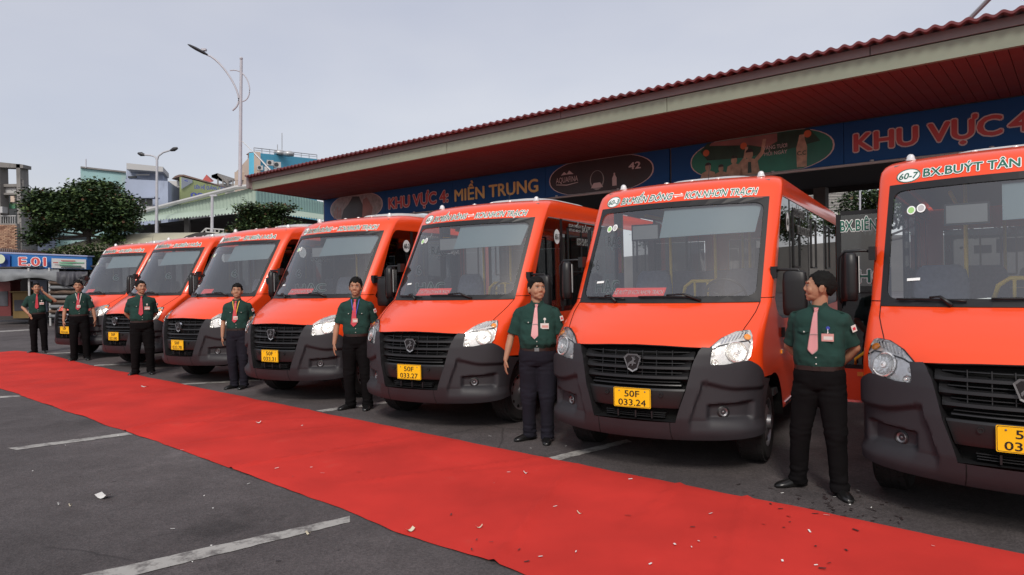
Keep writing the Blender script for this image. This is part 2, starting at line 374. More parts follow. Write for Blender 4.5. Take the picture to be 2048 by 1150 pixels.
def build_skin(root):
    # ---- bumper: nose, corners, real hole for the grille
    def KB(a):
        a = abs(a)
        T = [(0, 1.092), (.3, 1.086), (.6, 1.072), (.70, 1.066), (.735, .935), (.85, .935), (1.02, .965), (1.17, .968), (1.45, .93), (1.72, .872), (2.0, .81)]
        return lerp_tab(T, a)
    cols = [i / 10 for i in range(-10, 11)]
    def acol(c, z):      # c: -1..1 inside the grille edge, 1..2 to the nose corner, 2..3 round it
        s = 1 if c >= 0 else -1; c = abs(c); g = ag(max(.475, min(1.09, z)))
        if c <= 1: return s * g * c
        if c <= 2: return s * (g + (1 - g) * (c - 1))
        return s * (1 + (c - 2))
    cs = [-3 + i / 14 for i in range(14)] + [-2 + i / 34 for i in range(34)] + [-1 + i / 8 for i in range(16)] + [1 + i / 34 for i in range(34)] + [2 + i / 14 for i in range(15)]
    rows = [0, .3, .6, 1] + [1 + i / 44 for i in range(1, 45)]
    b = MB(); nC = len(cs); vs = []
    for v in rows:
        for c in cs:
            bot = .332 + .03 * sstep(1.6, 3, abs(c))
            if v <= 1: z = bot + (.472 - bot) * v
            else:
                z0 = .472; a1 = acol(c, .9); k = KB(a1)
                for _ in range(4): k = KB(acol(c, z0 + (k - z0) * (v - 1)) if abs(c) < 2 else a1)
                z = z0 + (k - z0) * (v - 1)
            a = acol(c, z); vs.append(BP(a, z))
    fs = []
    for j in range(len(rows) - 1):
        for i in range(nC - 1):
            cm = abs(cs[i] + cs[i + 1]) / 2
            if rows[j] >= 1 and cm < 1: continue
            fs.append((j * nC + i, j * nC + i + 1, (j + 1) * nC + i + 1, (j + 1) * nC + i))
    b.add(vs, fs)
    # side pieces up to the wheel arch
    yw, zw, ra = .72, .36, .43
    for s in (-1, 1):
        arc = [(yw - ra * math.cos(t), zw + ra * math.sin(t)) for t in [i * .17 for i in range(0, 8)]]
        arc = [p for p in arc if p[1] < .80 and p[1] > .375]
        front = [(sum(sec(z)[k] for k in (0, 1, 4)), z) for z in (.365, .42, .5, .65, .75, .81)]
        front = [(min(y, yw - math.sqrt(max(0, ra * ra - (z - zw) ** 2)) - .004), z) for y, z in front]
        poly = front + [arc[-1]] + arc[::-1][1:] + [(arc[0][0] + .002, .37)]
        pl = [Vector((s * .965, y, z)) for y, z in poly]
        b.add(pl, [tuple(t) for t in tessellate_polygon([pl])])
    o = b.build('bumper', m_bumper, root, smooth=True, angle=50)
    # ---- painted skin above
    rows = [('h', i / 14) for i in range(15)] + [('w', i / 12) for i in range(1, 13)] + [('r', z) for z in (2.46, 2.50, 2.535, 2.57, 2.60, 2.62, 2.64, 2.66, 2.675, 2.69, 2.70, 2.71, 2.725, 2.735, 2.745)]
    cs = [-2 + i / 7 for i in range(7)] + [-1 + i / 14 for i in range(28)] + [1 + i / 7 for i in range(8)]
    nC = len(cs); b = MB(); vs = []
    side = [0, .06, .15, .35, .6, .97, 1]
    def yend(z): q = sec(z); return q[0] + q[1] + q[4]
    for kind, v in rows:
        for c in cs:
            if kind == 'h': z0 = KB(c); z = z0 + (1.436 - z0) * v
            elif kind == 'w': z = 1.436 + (2.42 - 1.436) * v
            else: z = v
            vs.append(SP(c, z))
    fs = []
    for j in range(len(rows) - 1):
        for i in range(nC - 1):
            cm = abs(cs[i] + cs[i + 1]) / 2
            if rows[j + 1][0] == 'w' and cm < 1: continue
            fs.append((j * nC + i, j * nC + i + 1, (j + 1) * nC + i + 1, (j + 1) * nC + i))
    b.add(vs, fs)
    # roof edge bands along the sides, roof, tail
    rz = [2.50] + [v for k, v in rows if k == 'r' and v > 2.5]
    for s in (-1, 1):
        vs = []; fs = []
        for z in rz:
            w = sec(z)[3]
            for f in side:
                y = yend(z) + (BL - .12 * sstep(2.55, 2.74, z) - yend(z)) * f; vs.append((s * w, y, z))
        n = len(side)
        for j in range(len(rz) - 1):
            for i in range(n - 1): fs.append((j * n + i, j * n + i + 1, (j + 1) * n + i + 1, (j + 1) * n + i))
        b.add(vs, fs)
    zt = 2.745; q = sec(zt)
    b.add([SP(c, zt) for c in cs] + [(q[3], BL - .12, zt), (-q[3], BL - .12, zt)], [tuple(range(nC + 2))])
    # tail wall with a window hole
    outer = [(-.965, .42), (.965, .42), (.965, 2.5), (.93, 2.63), (.86, 2.69), (.5, 2.735), (-.5, 2.735), (-.86, 2.69), (-.93, 2.63), (-.965, 2.5)]
    hole = [(-.75, 1.45), (-.75, 2.3), (.75, 2.3), (.75, 1.45)]
    po = [Vector((x, BL - .02, z)) for x, z in outer]; ph = [Vector((x, BL - .02, z)) for x, z in hole]
    b.add(po + ph, [tuple(t) for t in tessellate_polygon([po, ph])])
    # sides with wheel arches and window opening
    for s in (-1, 1):
        arcf = [(yw - ra * math.cos(t), zw + ra * math.sin(t)) for t in [math.pi * i / 18 for i in range(19)]]
        arcf = [p for p in arcf if not (p[0] < yw and p[1] < .765)]
        arcf = [p for p in arcf if p[1] > .40]
        yr = 4.40
        arcr = [(yr - ra * math.cos(t), zw + ra * math.sin(t)) for t in [math.pi * i / 18 for i in range(19)]]
        arcr = [p for p in arcr if p[1] > .40]
        front = [(yend(z), z) for z in (2.50, 2.46, 2.2, 1.9, 1.6, 1.436, 1.35, 1.25, 1.15, 1.08, 1.0, .92, .85, .81)]
        outer = front + arcf + [(arcf[-1][0] + .02, .40), (arcr[0][0] - .02, .40)] + arcr + [(arcr[-1][0] + .02, .42), (BL, .42), (BL, 2.50)]
        hole = WIN
        po = [Vector((s * .965, y, z)) for y, z in outer]; ph = [Vector((s * .965, y, z)) for y, z in hole]
        if s < 0:      # doorway on the kerb side
            dw = [(2.02, .45), (2.98, .45), (2.98, 1.21), (2.02, 1.21)]
            pd = [Vector((s * .965, y, z)) for y, z in dw]
            tri = tessellate_polygon([po, ph, pd]); b.add(po + ph + pd, [tuple(t) for t in tri])
        else: b.add(po + ph, [tuple(t) for t in tessellate_polygon([po, ph])])
    b.build('body_shell', m_orange, root, smooth=True, angle=35)
WIN = [(.86, 1.45), (.93, 1.36), (1.06, 1.29), (1.25, 1.25), (1.6, 1.235), (6.05, 1.235), (6.10, 1.28), (6.10, 2.38), (6.05, 2.43), (1.42, 2.44), (1.36, 2.43), (1.31, 2.39), (1.26, 2.32), (1.20, 2.2), (1.03, 1.8), (.90, 1.52)]

HL = [(.684, .881), (.705, .994), (.726, 1.072), (.80, 1.137), (.904, 1.182), (.985, 1.190), (1.08, 1.186), (1.19, 1.150), (1.25, 1.09), (1.22, 1.01), (1.12, .965), (1.025, .948), (.849, .912)]
def build_headlight(root, s, lit=False):
    P_ = [(s * a, z) for a, z in HL]
    h = patch('headlight', P_, m_lampgrey, root, lo=-.03, hi=.006)
    # dark gasket round the lamp
    ca, cz = .95, 1.03
    outer = [(s * (ca + (a - ca) * 1.05 + 0), cz + (z - cz) * 1.085) for a, z in HL]
    ring_patch('lamp_gasket', outer, P_, m_black, h, hi=.0085)
    def disc(ca, cz, r, depth, nm, m, n=22, lift=.010):
        c = SP(s * ca, cz, lift); e = .01
        ux = (SP(s * ca + e, cz, 0) - SP(s * ca - e, cz, 0)).normalized(); 
        uz = (SP(s * ca, cz + e, 0) - SP(s * ca, cz - e, 0)); uz = (uz - ux * uz.dot(ux)).normalized(); nn = ux.cross(uz)
        b = MB(); prof = [(1.0, 0), (1.0, .004), (.90, .010), (.80, .004), (.55, -.0), (.30, .002), (.24, .016), (0.02, .02)] if depth else [(1, 0), (.9, .007), (.55, .010), (.02, .012)]
        vs = []; fs = []
        for (q, hh) in prof:
            for k in range(n):
                t = 2 * math.pi * k / n; vs.append(c + (ux * math.cos(t) + uz * math.sin(t)) * r * q + nn * hh)
        for i in range(len(prof) - 1):
            for k in range(n): fs.append((i * n + k, i * n + (k + 1) % n, (i + 1) * n + (k + 1) % n, (i + 1) * n + k))
        b.add(vs, fs); return b.build(nm, m, h, smooth=True, angle=50)
    disc(.945, 1.035, .092, 1, 'reflector', m_lampwhite)
    disc(.775, .955, .030, 1, 'side_lamp', m_lampwhite)
    disc(.745, 1.02, .022, 0, 'reflector', m_lampwhite)
    disc(1.05, 1.148, .030, 0, 'indicator_bulb', m_amber)
    # ribbed upper strip of the lamp
    b = MB()
    for k in range(8):
        a = .80 + .028 * k; z = 1.098 + .008 * k
        b.prism([SP(s * a, z, .007), SP(s * (a + .012), z, .007), SP(s * (a + .03), z + .048, .007), SP(s * (a + .018), z + .048, .007)], SP(s * a, z, .006) - SP(s * a, z, 0))
    b.build('lamp_ribs', m_chrome, h)
    b = MB(); b.tube([SP(s * a, z, .010) for a, z in [(.745, 1.06), (.80, 1.085), (.88, 1.10), (.98, 1.115), (1.10, 1.12), (1.2, 1.10)]], .006, 5); b.build('lamp_brow', m_black, h)
    patch('lens', P_, m_clear, h, lo=.007, hi=.026)
    return h

def build_grille(root):
    # walls of the opening, backing, slats
    g = empty('grille'); g.parent = root
    b = MB(); zs = [.475, .55, .65, .75, .85, .95, 1.02, 1.065]
    loop = [(s_ * ag(z), z) for s_, zz in ((1, zs), (-1, zs[::-1])) for z in zz]
    n = len(loop); vo = [BP(a, z) for a, z in loop]; vi = [SP(a * .97, z) + Vector((0, .10, 0)) for a, z in loop]
    b.add(vo + vi, [(i, (i + 1) % n, n + (i + 1) % n, n + i) for i in range(n)])
    b.build('grille_surround', m_slat, g)
    b = MB(); A_ = [-1 + i / 8 for i in range(17)]
    vs = [SP(a * ag(z) * .98, z) + Vector((0, .10, 0)) for z in zs for a in A_]
    b.add(vs, [(j * 17 + i, j * 17 + i + 1, (j + 1) * 17 + i + 1, (j + 1) * 17 + i) for j in range(7) for i in range(16)])
    b.build('grille_back', m_dark, g)
    def bar(z, h, d, w=1., out=0., nm='slat', m=m_slat, dz=0.):
        b = MB(); rings = []
        for i in range(25):
            a = (-1 + i / 12) * ag(z) * w; p = SP(a, z, 0) + Vector((0, -out, 0)); flare = 1 + 1.5 * sstep(.72, .98, abs(-1 + i / 12)) * (1 if dz else 0)
            rings.append([p + Vector((0, .0, -h * .3)), p + Vector((0, 0.004, h * .5)), p + Vector((0, d, h * .9 * flare)), p + Vector((0, d, -h * .9 * flare))])
        b.loft(rings); return b.build(nm, m, g, smooth=True, angle=30)
    for z in (.985, .905, .826): bar(z, .026, .06, .985, -.012, dz=1)
    bar(.765, .010, .05, .9, -.02)
    for z in (1.035, .945, .866, .79): bar(z, .006, .03, .86, -.03)
    for z in (.53, .513, .496): bar(z, .005, .03, .72, -.035)
    # vertical inner stays
    for k in (-.62, -.36, -.12, .14, .38, .64):
        b = MB(); p = SP(k * .6, .94, 0); b.box(p + Vector((0, .045, 0)), (.006, .02, .22), m=Matrix.Rotation(R(-8), 4, 'X')); b.build('grille_stay', m_slat, g)
    for k in (-.35, .05, .40):
        b = MB(); p = SP(k * .5, .513, 0); b.box(p + Vector((0, .03, 0)), (.012, .03, .06)); b.build('grille_stay', m_slat, g)
    # plate panel with sensors
    pan = []
    for i in range(17): pan.append((-1 + i / 8))
    b = MB(); vs = []
    for z in (.575, .60, .72, .735):
        for k in pan: vs.append(SP(k * ag(z) * .985, z) + Vector((0, .018 if z in (.575, .735) else .008, 0)))
    b.add(vs, [(j * 17 + i, j * 17 + i + 1, (j + 1) * 17 + i + 1, (j + 1) * 17 + i) for j in range(3) for i in range(16)])
    for (z, dy) in ((.735, .09), (.575, .09)):
        v2 = [SP(k * ag(z) * .985, z) + Vector((0, .018, 0)) for k in pan] + [SP(k * ag(z) * .985, z) + Vector((0, dy, 0)) for k in pan]
        b.add(v2, [(i, i + 1, 18 + i, 17 + i) for i in range(16)])
    b.build('plate_panel', m_slat, g, smooth=True, angle=30)
    for s in (-1, 1):
        p = SP(s * .30, .685, 0); b = MB(); b.lathe([(.019, .004), (.019, -.006), (.012, -.006), (.011, 0), (.001, 0)], p, 'Y', 14); b.build('parking_sensor', m_black, g)
    return g

def build_emblem(root):
    e = empty('emblem'); e.parent = root
    c = SP(0, .948, 0) + Vector((0, -.022, 0))
    sh = [(-.045, .075), (.045, .075), (.078, .045), (.052, -.03), (.045, -.055), (0, -.08), (-.045, -.055), (-.052, -.03), (-.078, .045)]
    b = MB(); n = len(sh)
    o = [c + Vector((x, 0, z)) for x, z in sh]; i_ = [c + Vector((x * .82, .001, z * .82)) for x, z in sh]; bk = [p + Vector((0, .03, 0)) for p in o]
    b.add(o + i_ + bk, [(k, (k + 1) % n, n + (k + 1) % n, n + k) for k in range(n)] + [(k, (k + 1) % n, 2 * n + (k + 1) % n, 2 * n + k) for k in range(n)])
    b.build('shield_rim', m_chrome, e)
    b = MB(); b.add([p + Vector((0, .002, 0)) for p in i_], [tuple(range(n))]); b.build('shield_field', m_black, e)
    deer = [(-.038, -.012), (-.020, .008), (-.004, .014), (.006, .030), (-.006, .050), (.004, .053), (.010, .040), (.018, .055), (.024, .052), (.018, .038), (.034, .030), (.018, .020), (.016, .004), (.036, -.004), (.030, -.012), (.012, -.010), (.004, -.030), (-.004, -.030), (-.002, -.010), (-.020, -.014), (-.030, -.034), (-.036, -.032)]
    b = MB(); b.prism([c + Vector((x, -.001, z * .95 + .002)) for x, z in deer], (0, -.004, 0)); b.build('leaping_deer', m_chrome, e)

def build_plate(root, l1, l2):
    y = SP(0, .65, 0).y - .012; p = empty('number_plate', (0, y, .653)); p.parent = root
    b = MB(); r = .01; w, h = .165, .0825; pts = []
    for cx, cz, a0 in ((w - r, h - r, 0), (-w + r, h - r, 90), (-w + r, -h + r, 180), (w - r, -h + r, 270)):
        for k in range(4): t = R(a0 + 30 * k); pts.append((cx + r * math.cos(t), 0, cz + r * math.sin(t)))
    b.prism(pts, (0, .006, 0)); b.build('plate_board', m_yellow, p)
    b = MB()
    ip = [(x * .975, -.0005, z * .95) for x, _, z in pts]; ip2 = [(x * .955, -.0005, z * .91) for x, _, z in pts]; n = len(ip)
    b.add(ip + ip2, [(k, (k + 1) % n, n + (k + 1) % n, n + k) for k in range(n)]); b.build('plate_border', m_blacktxt, p)
    for x in (-.115, .115):
        b = MB(); b.lathe([(.007, 0), (.005, -.003), (.001, -.004)], (x, -.0005, .055), 'Y', 8); b.build('screw', m_rim, p)
    put_text('plate_number', l1, lambda x, y_, l: (x - .066, -.001 - l * .2, y_ + .008), .132, .055, [m_blacktxt], p, bold=.012)
    if len(l2) > 5: put_text('plate_number', l2, lambda x, y_, l: (x - .122, -.001 - l * .2, y_ - .066), .244, .055, [m_blacktxt], p, bold=.012)
    else: put_text('plate_number', l2, lambda x, y_, l: (x - .122, -.001 - l * .2, y_ - .066), .16, .055, [m_blacktxt], p, bold=.012)
    return p

def build_windscreen(root):
    b = MB(); na, nz = 28, 14; vs = []
    for j in range(nz + 1):
        for i in range(na + 1): vs.append(SP(-1 + 2 * i / na, 1.436 + (2.42 - 1.436) * j / nz, -.004))
    b.add(vs, [(j * (na + 1) + i, j * (na + 1) + i + 1, (j + 1) * (na + 1) + i + 1, (j + 1) * (na + 1) + i) for j in range(nz) for i in range(na)])
    g = b.build('windscreen', m_wind, root, smooth=True)
    def rr(a1, z0, z1, r, n=6, m=10):
        pts = []; ra = r / .88
        cs = [(a1 - ra, z1 - r, 0), (-a1 + ra, z1 - r, 90), (-a1 + ra, z0 + r, 180), (a1 - ra, z0 + r, 270)]
        for q, (ca, cz, a0) in enumerate(cs):
            arc = [(ca + ra * math.cos(R(a0 + 90 * k / n)), cz + r * math.sin(R(a0 + 90 * k / n))) for k in range(n + 1)]
            pts += arc
            nx = cs[(q + 1) % 4]; t0 = arc[-1]; t1 = (nx[0] + ra * math.cos(R(a0 + 90)), nx[1] + r * math.sin(R(a0 + 90)))
            for k in range(1, m): pts.append((t0[0] + (t1[0] - t0[0]) * k / m, t0[1] + (t1[1] - t0[1]) * k / m))
        return pts
    ring_patch('windscreen_border', rr(1.012, 1.428, 2.428, .012), rr(.955, 1.487, 2.368, .07), m_black, g, hi=.003)
    patch('windscreen_blind', [(-.12, 2.08), (.90, 2.10), (.94, 2.37), (-.12, 2.37)], m_blind, root, lo=-.045, hi=-.04, du=.1, dz=.1)
    # wipers
    for (p0, p1, q) in (((-.86, 1.475), (-.36, 1.462), (-.46, 1.43)), ((-.20, 1.478), (.42, 1.468), (.46, 1.44))):
        wi = empty('wiper'); wi.parent = root
        b = MB(); pts = [SP(p0[0] + (p1[0] - p0[0]) * k / 8, p0[1] + (p1[1] - p0[1]) * k / 8 + .006 * math.sin(math.pi * k / 8), .022) for k in range(9)]
        b.tube(pts, .009, 6); b.build('wiper_blade', m_black, wi, smooth=True)
        mid = ((p0[0] + p1[0]) / 2, (p0[1] + p1[1]) / 2 + .012)
        b = MB(); b.tube([SP(q[0], q[1] - .004, .02), SP((mid[0] + q[0]) / 2, mid[1] + .004, .045), SP(mid[0], mid[1], .038)], [.016, .010, .008], 6); b.build('wiper_arm', m_black, wi, smooth=True)
    b = MB()
    b.build if False else None
    # cowl strip and the gaps between panels
    b = MB(); b.tube([SP(-1 + i / 10, 1.430, .003) for i in range(21)], .006, 5); b.build('cowl_strip', m_black, root)
    for s in (-1, 1):
        b = MB(); b.tube([SP(s * a, z, .001) for a, z in ((.955, 1.196), (.965, 1.23), (.984, 1.285), (1.0, 1.35), (1.0, 1.432))], .0035, 5)
        b.tube([SP(s * a, 1.468 - .0 * a, .001) for a in (1.0, 1.2, 1.5, 1.8, 2.0, 2.1)], .0035, 5); b.build('panel_gap', m_dark, root)
    b = MB(); b.tube([SP(-.70 + i * .07, lerp_tab([(0, 1.092), (.3, 1.086), (.6, 1.072), (.72, 1.068)], abs(-.70 + i * .07)), .001) for i in range(21)], .006, 5); b.build('bonnet_gap', m_dark, root)
    for s in (-1, 1):
        b = MB(); b.tube([BP(s * .39, .47, .0005), BP(s * .39, .40, .0005), BP(s * .395, .37, .0005), BP(s * .40, .335, .0005)], .003, 4); b.build('bumper_seam', m_dark, root)
    # stickers: two round inspection marks and one small strip
    for k, ca in enumerate((-.80, -.72)):
        o = patch('round_sticker', ellipse(ca, 2.19 + .01 * k, .036, .036, 18), m_whitetxt, root, lo=.0, hi=.002)
        patch('sticker_print', ellipse(ca, 2.19 + .01 * k, .026, .026, 16), m_greenleaf if k == 0 else m_roofunit, o, lo=.002, hi=.003)
    patch('strip_sticker', [(-.80, 1.62), (-.70, 1.625), (-.70, 1.645), (-.80, 1.64)], m_whitetxt, root, lo=0, hi=.002)

def build_side(root):
    X = .958
    for s in (-1, 1):
        cuts = [1.78, 3.10, 4.55]
        segs = []
        w1 = [p for p in WIN if p[0] < 1.70 and p[1] < 1.5] + [(1.74, 1.235), (1.74, 2.44)] + [p for p in WIN if p[0] < 1.5 and p[1] > 1.5]
        w1 = [(.86, 1.45), (.93, 1.36), (1.06, 1.29), (1.25, 1.25), (1.6, 1.235), (1.74, 1.235), (1.74, 2.44), (1.42, 2.44), (1.36, 2.43), (1.31, 2.39), (1.26, 2.32), (1.20, 2.2), (1.03, 1.8), (.90, 1.52)]
        segs.append(w1)
        for a, b_ in ((1.78, 3.08), (3.12, 4.53), (4.57, 6.10)): segs.append([(a, 1.235), (b_, 1.235), (b_, 2.44), (a, 2.44)])
        for q, sg in enumerate(segs):
            if s < 0 and q == 1: sg = [(1.78, 1.235), (2.0, 1.235), (2.0, 2.44), (1.78, 2.44)]
            pl = [Vector((s * X, y, z)) for y, z in sg]; b = MB(); b.add(pl, [tuple(range(len(pl)))])
            wn = b.build('side_window', m_frontside if (s < 0 and q < 2) else m_side, root)
            if q in (1, 2, 3) and not (s < 0 and q == 1):
                a, b_ = sg[0][0] + .18, sg[0][0] + .62
                b = MB(); f = [(a, 1.75), (b_, 1.75), (b_, 2.34), (a, 2.34)]
                for i in range(4):
                    p, r_ = f[i], f[(i + 1) % 4]; c = Vector((s * (X + .006), (p[0] + r_[0]) / 2, (p[1] + r_[1]) / 2))
                    b.box(c, (.014, abs(p[0] - r_[0]) + .018, abs(p[1] - r_[1]) + .018))
                b.build('vent_frame', m_black, wn)
        for y in (1.76, 3.10, 4.55):
            b = MB(); b.box((s * (X - .004), y, 1.84), (.012, .07, 1.21)); b.build('window_pillar', m_black, root)
        # small marker lamp, door-side vent and lower trim
        b = MB(); b.box((s * .970, 1.15, .80 + .14), (.012, .07, .035)); b.build('side_marker', m_amber, root)
        b = MB(); b.box((s * .975, 1.18, 1.12), (.03, .06, .09)); b.build('fuel_latch', m_black, root)
        b = MB(); b.box((s * .968, 2.6, .43), (.012, 2.7, .022)); b.build('sill_strip', m_chrome, root)
        # arch liner
        for yc in (.72, 4.40):
            b = MB(); pts = []
            for k in range(13):
                t = math.pi * k / 12; pts.append((yc - .45 * math.cos(t), .34 + .46 * math.sin(t)))
            vs = [(s * .962, y, z) for y, z in pts] + [(s * .45, y, z) for y, z in pts]
            b.add(vs, [(i, i + 1, 14 + i, 13 + i) for i in range(12)]); b.add([(s * .45, y, z) for y, z in pts], [tuple(range(13))])
            b.build('wheel_well', m_dark, root)

def build_wheel(root, s, y, w=.235, xo=.925):
    r = .348; x = xo - w / 2; c = (s * x, y, r)
    wh = empty('wheel', c); wh.parent = root
    b = MB(); h = w / 2
    b.lathe([(.215, -h + .01), (.25, -h), (.315, -h + .004), (r - .012, -h + .022), (r, -h + .045), (r, h - .045), (r - .012, h - .022), (.315, h - .004), (.25, h), (.215, h - .01)], (0, 0, 0), 'X', 40, cap=False)
    for k in range(40):
        t = 2 * math.pi * k / 40
        for xx in (-.07, -.02, .03, .08): b.box((xx, (r - .003) * math.cos(t), (r - .003) * math.sin(t)), (.036, .044, .012), m=Matrix.Rotation(t + math.pi / 2, 4, 'X'))
    b.build('tyre', m_tyre, wh, smooth=True, angle=35)
    b = MB(); o = h if s > 0 else -h; k = 1 if s > 0 else -1
    b.lathe([(.218, o - k * .01), (.205, o - k * .012), (.195, o - k * .035), (.15, o - k * .03), (.11, o - k * .008), (.07, o - k * .012), (.065, o + k * .02), (.01, o + k * .022)], (0, 0, 0), 'X', 30, cap=False)
    b.build('rim', m_rim, wh, smooth=True, angle=40)
    b = MB()
    for q in range(10):
        t = 2 * math.pi * q / 10; b.lathe([(.020, o - k * .036), (.020, o - k * .0285), (.001, o - k * .0285)], (0, .172 * math.cos(t), .172 * math.sin(t)), 'X', 8)
    b.build('rim_hole', m_dark, wh)
    return wh

def build_mirror(root, s):
    m = empty('wing_mirror'); m.parent = root
    c = Vector((s * 1.14, .84, 1.50 if s > 0 else 1.66)); mr_ = Matrix.Rotation(0 if s > 0 else R(-68), 3, 'Z')
    b = MB(); w, d, h = .105, .055, .20; rings = []
    for (k, sc_) in ((-1, .78), (-.93, .94), (-.6, 1), (.5, 1), (.9, .92), (1, .72)):
        rings.append([c + mr_ @ Vector((w * sc_ * math.copysign(abs(math.cos(t)) ** .55, math.cos(t)), d * (1.0 if k < .5 else .9) * sc_ * math.copysign(abs(math.sin(t)) ** .7, math.sin(t)), h * k)) for t in [2 * math.pi * i / 20 for i in range(20)]])
    b.loft(rings); b.build('mirror_housing', m_black, m, smooth=True, angle=60)
    b = MB(); b.box(c + mr_ @ Vector((0, .056, .02)), (.16, .006, .30), m=mr_.to_4x4()); b.build('mirror_glass', m_chrome, m)
    z0 = 1.70 if s > 0 else 1.86
    b = MB(); b.tube([(s * .955, .86, z0), (s * 1.02, .83, z0 + .015), (s * (1.17), .82, z0 + .012), (s * 1.215, .82, z0 - .04), (s * 1.222, .83, z0 - .35), (s * 1.20, .84, z0 - .42)], .012, 7); b.build('mirror_arm', m_black, m, smooth=True)
    b = MB(); b.box((s * .965, .845, z0 - .01), (.05, .09, .11)); b.build('mirror_bracket', m_black, m)

def build_inside(root):
    i_ = empty('interior'); i_.parent = root
    b = MB(); b.box((0, 3.55, .58), (1.86, 5.3, .06)); b.build('floor_panel', m_dash, i_)
    b = MB(); b.box((0, 3.2, .40), (1.2, 6.2, .22)); b.box((0, .9, .33), (1.3, 1.6, .1)); b.build('underframe', m_dark, i_)
    b = MB(); b.box((0, 3.7, 2.60), (1.70, 4.7, .03)); b.build('ceiling_panel', m_int, i_)
    for s in (-1, 1):
        b = MB(); b.box((s * .935, 4.0 if s > 0 else 4.6, .91), (.02, 5.5 if s > 0 else 3.1, .62)); b.box((s * .920, 4.0, 2.52), (.02, 4.5, .12)); b.build('side_lining', m_int, i_)
    b = MB(); b.box((0, BL - .05, 1.02), (1.8, .02, .84)); b.build('rear_lining', m_int, i_)
    b = MB(); rings = []
    for k in range(13):
        x = -.86 + 1.72 * k / 12; y = .62 + .16 * (x / .86) ** 2
        rings.append([(x, y, 1.40), (x, y + .35, 1.44), (x, y + .55, 1.30), (x, y + .55, .62), (x, y + .1, .62)])
    b.loft(rings); b.build('dashboard', m_dash, i_, smooth=True, angle=40)
    sw = empty('steering_wheel', (.42, 1.28, 1.47)); sw.parent = i_; sw.rotation_euler = (R(-58), 0, 0)
    b = MB(); b.tube([(.20 * math.cos(t), .20 * math.sin(t), 0) for t in [2 * math.pi * k / 28 for k in range(29)]], .014, 6, cap=False)
    for t in (R(90), R(200), R(340)): b.tube([(0, 0, -.02), (.20 * math.cos(t), .20 * math.sin(t), 0)], .012, 5)
    b.build('wheel_rim', m_black, sw, smooth=True)
    def seat(x, y, flip=1, z=.62, cushion=.45):
        st = empty('passenger_seat', (x, y, z)); st.parent = i_
        b = MB(); b.box((0, 0, cushion), (.44, .44, .12)); b.box((0, .0, cushion / 2), (.30, .30, cushion)); b.build('seat_base', m_seat, st)
        b = MB(); rings = []
        for (zz, w, d) in ((.48, .21, .05), (.6, .225, .06), (.95, .22, .055), (1.08, .19, .045), (1.13, .14, .03)):
            rings.append([(w * math.copysign(abs(math.cos(t)) ** .6, math.cos(t)), .22 * flip + .10 * (zz - .48) * flip + d * math.sin(t), zz) for t in [2 * math.pi * q / 14 for q in range(14)]])
        b.loft(rings); b.build('seat_back', m_seat, st, smooth=True, angle=60)
    seat(.45, 1.72); seat(-.55, 1.62)
    for y in (3.3, 4.15, 5.0):
        for x in (-.70, -.24, .70): seat(x, y)
    def rail(pts, r=.017): b = MB(); b.tube(pts, r, 8); b.build('hand_rail', m_rail, i_, smooth=True)
    rail([(-.36, 1.95, .62), (-.36, 1.95, 2.58)]); rail([(.21, 1.72, 1.62), (.21, 1.72, 2.55)])
    rail([(-.16, 1.75, 1.45), (-.13, 1.73, 1.56), (-.05, 1.72, 1.62), (.21, 1.72, 1.62)], .02); rail([(-.02, 1.72, 1.45), (-.02, 1.72, 1.61)], .014); rail([(.12, 1.72, 1.45), (.12, 1.72, 1.61)], .014)
    rail([(.30, 3.0, .62), (.30, 3.0, 2.58)]); rail([(-.05, 4.2, .62), (-.05, 4.2, 2.58)]); rail([(-.45, 1.4, 2.35), (-.45, 6.0, 2.35)]); rail([(.45, 1.9, 2.35), (.45, 6.0, 2.35)])
    # inner driving mirror
    b = MB(); b.box((-.33, 1.06, 2.14), (.30, .03, .17)); b.build('inner_mirror', m_black, i_)
    b = MB(); b.box((-.33, 1.043, 2.14), (.27, .004, .14)); b.build('inner_mirror_glass', m_int, i_)
    b = MB(); b.box((0, BL - .03, 1.875), (1.48, .01, .84)); b.build('rear_window', m_side, root)

def build_door(root):
    """folding passenger door standing open on the kerb side"""
    d = empty('open_door', (-.975, 2.0, 0), R(0)); d.parent = root
    x0, x1, y = -.46, -.02, .02; xm, L_ = (x0 + x1) / 2, x1 - x0
    b = MB(); b.box((xm, y, .595), (L_, .03, .31)); b.build('door_panel', m_orange, d)
    b = MB(); b.box((xm, y, .428), (L_, .036, .022)); b.build('door_strip', m_chrome, d)
    for xx in (x0 + .02, x1 - .02):
        b = MB(); b.box((xx, y, 1.53), (.04, .034, 1.50)); b.build('door_stile', m_black, d)
    for zz in (.77, 1.50, 2.29):
        b = MB(); b.box((xm, y, zz), (L_ - .08, .034, .04 if zz != 1.5 else .02)); b.build('door_rail', m_black, d)
    b = MB(); b.box((xm, y, 1.53), (L_ - .08, .008, 1.48)); b.build('door_glass', m_side, d)
    b = MB(); b.tube([(-.30, -.03, .80), (-.30, -.05, .85), (-.12, -.05, 1.0), (-.12, -.02, 1.04)], .014, 7); b.build('door_handrail', m_rail, d, smooth=True)
    b = MB(); b.box((-.26, .0, .70), (.06, .012, .04)); b.build('reflector', m_amber, d)
    for k in range(3):
        b = MB(); b.prism([(-.16, -.001, 1.27 + .055 * k), (-.10, -.001, 1.32 + .055 * k), (-.10, -.001, 1.34 + .055 * k), (-.16, -.001, 1.29 + .055 * k)], (0, .01, 0)); b.build('green_stripe', m_greentxt, d)
    return d

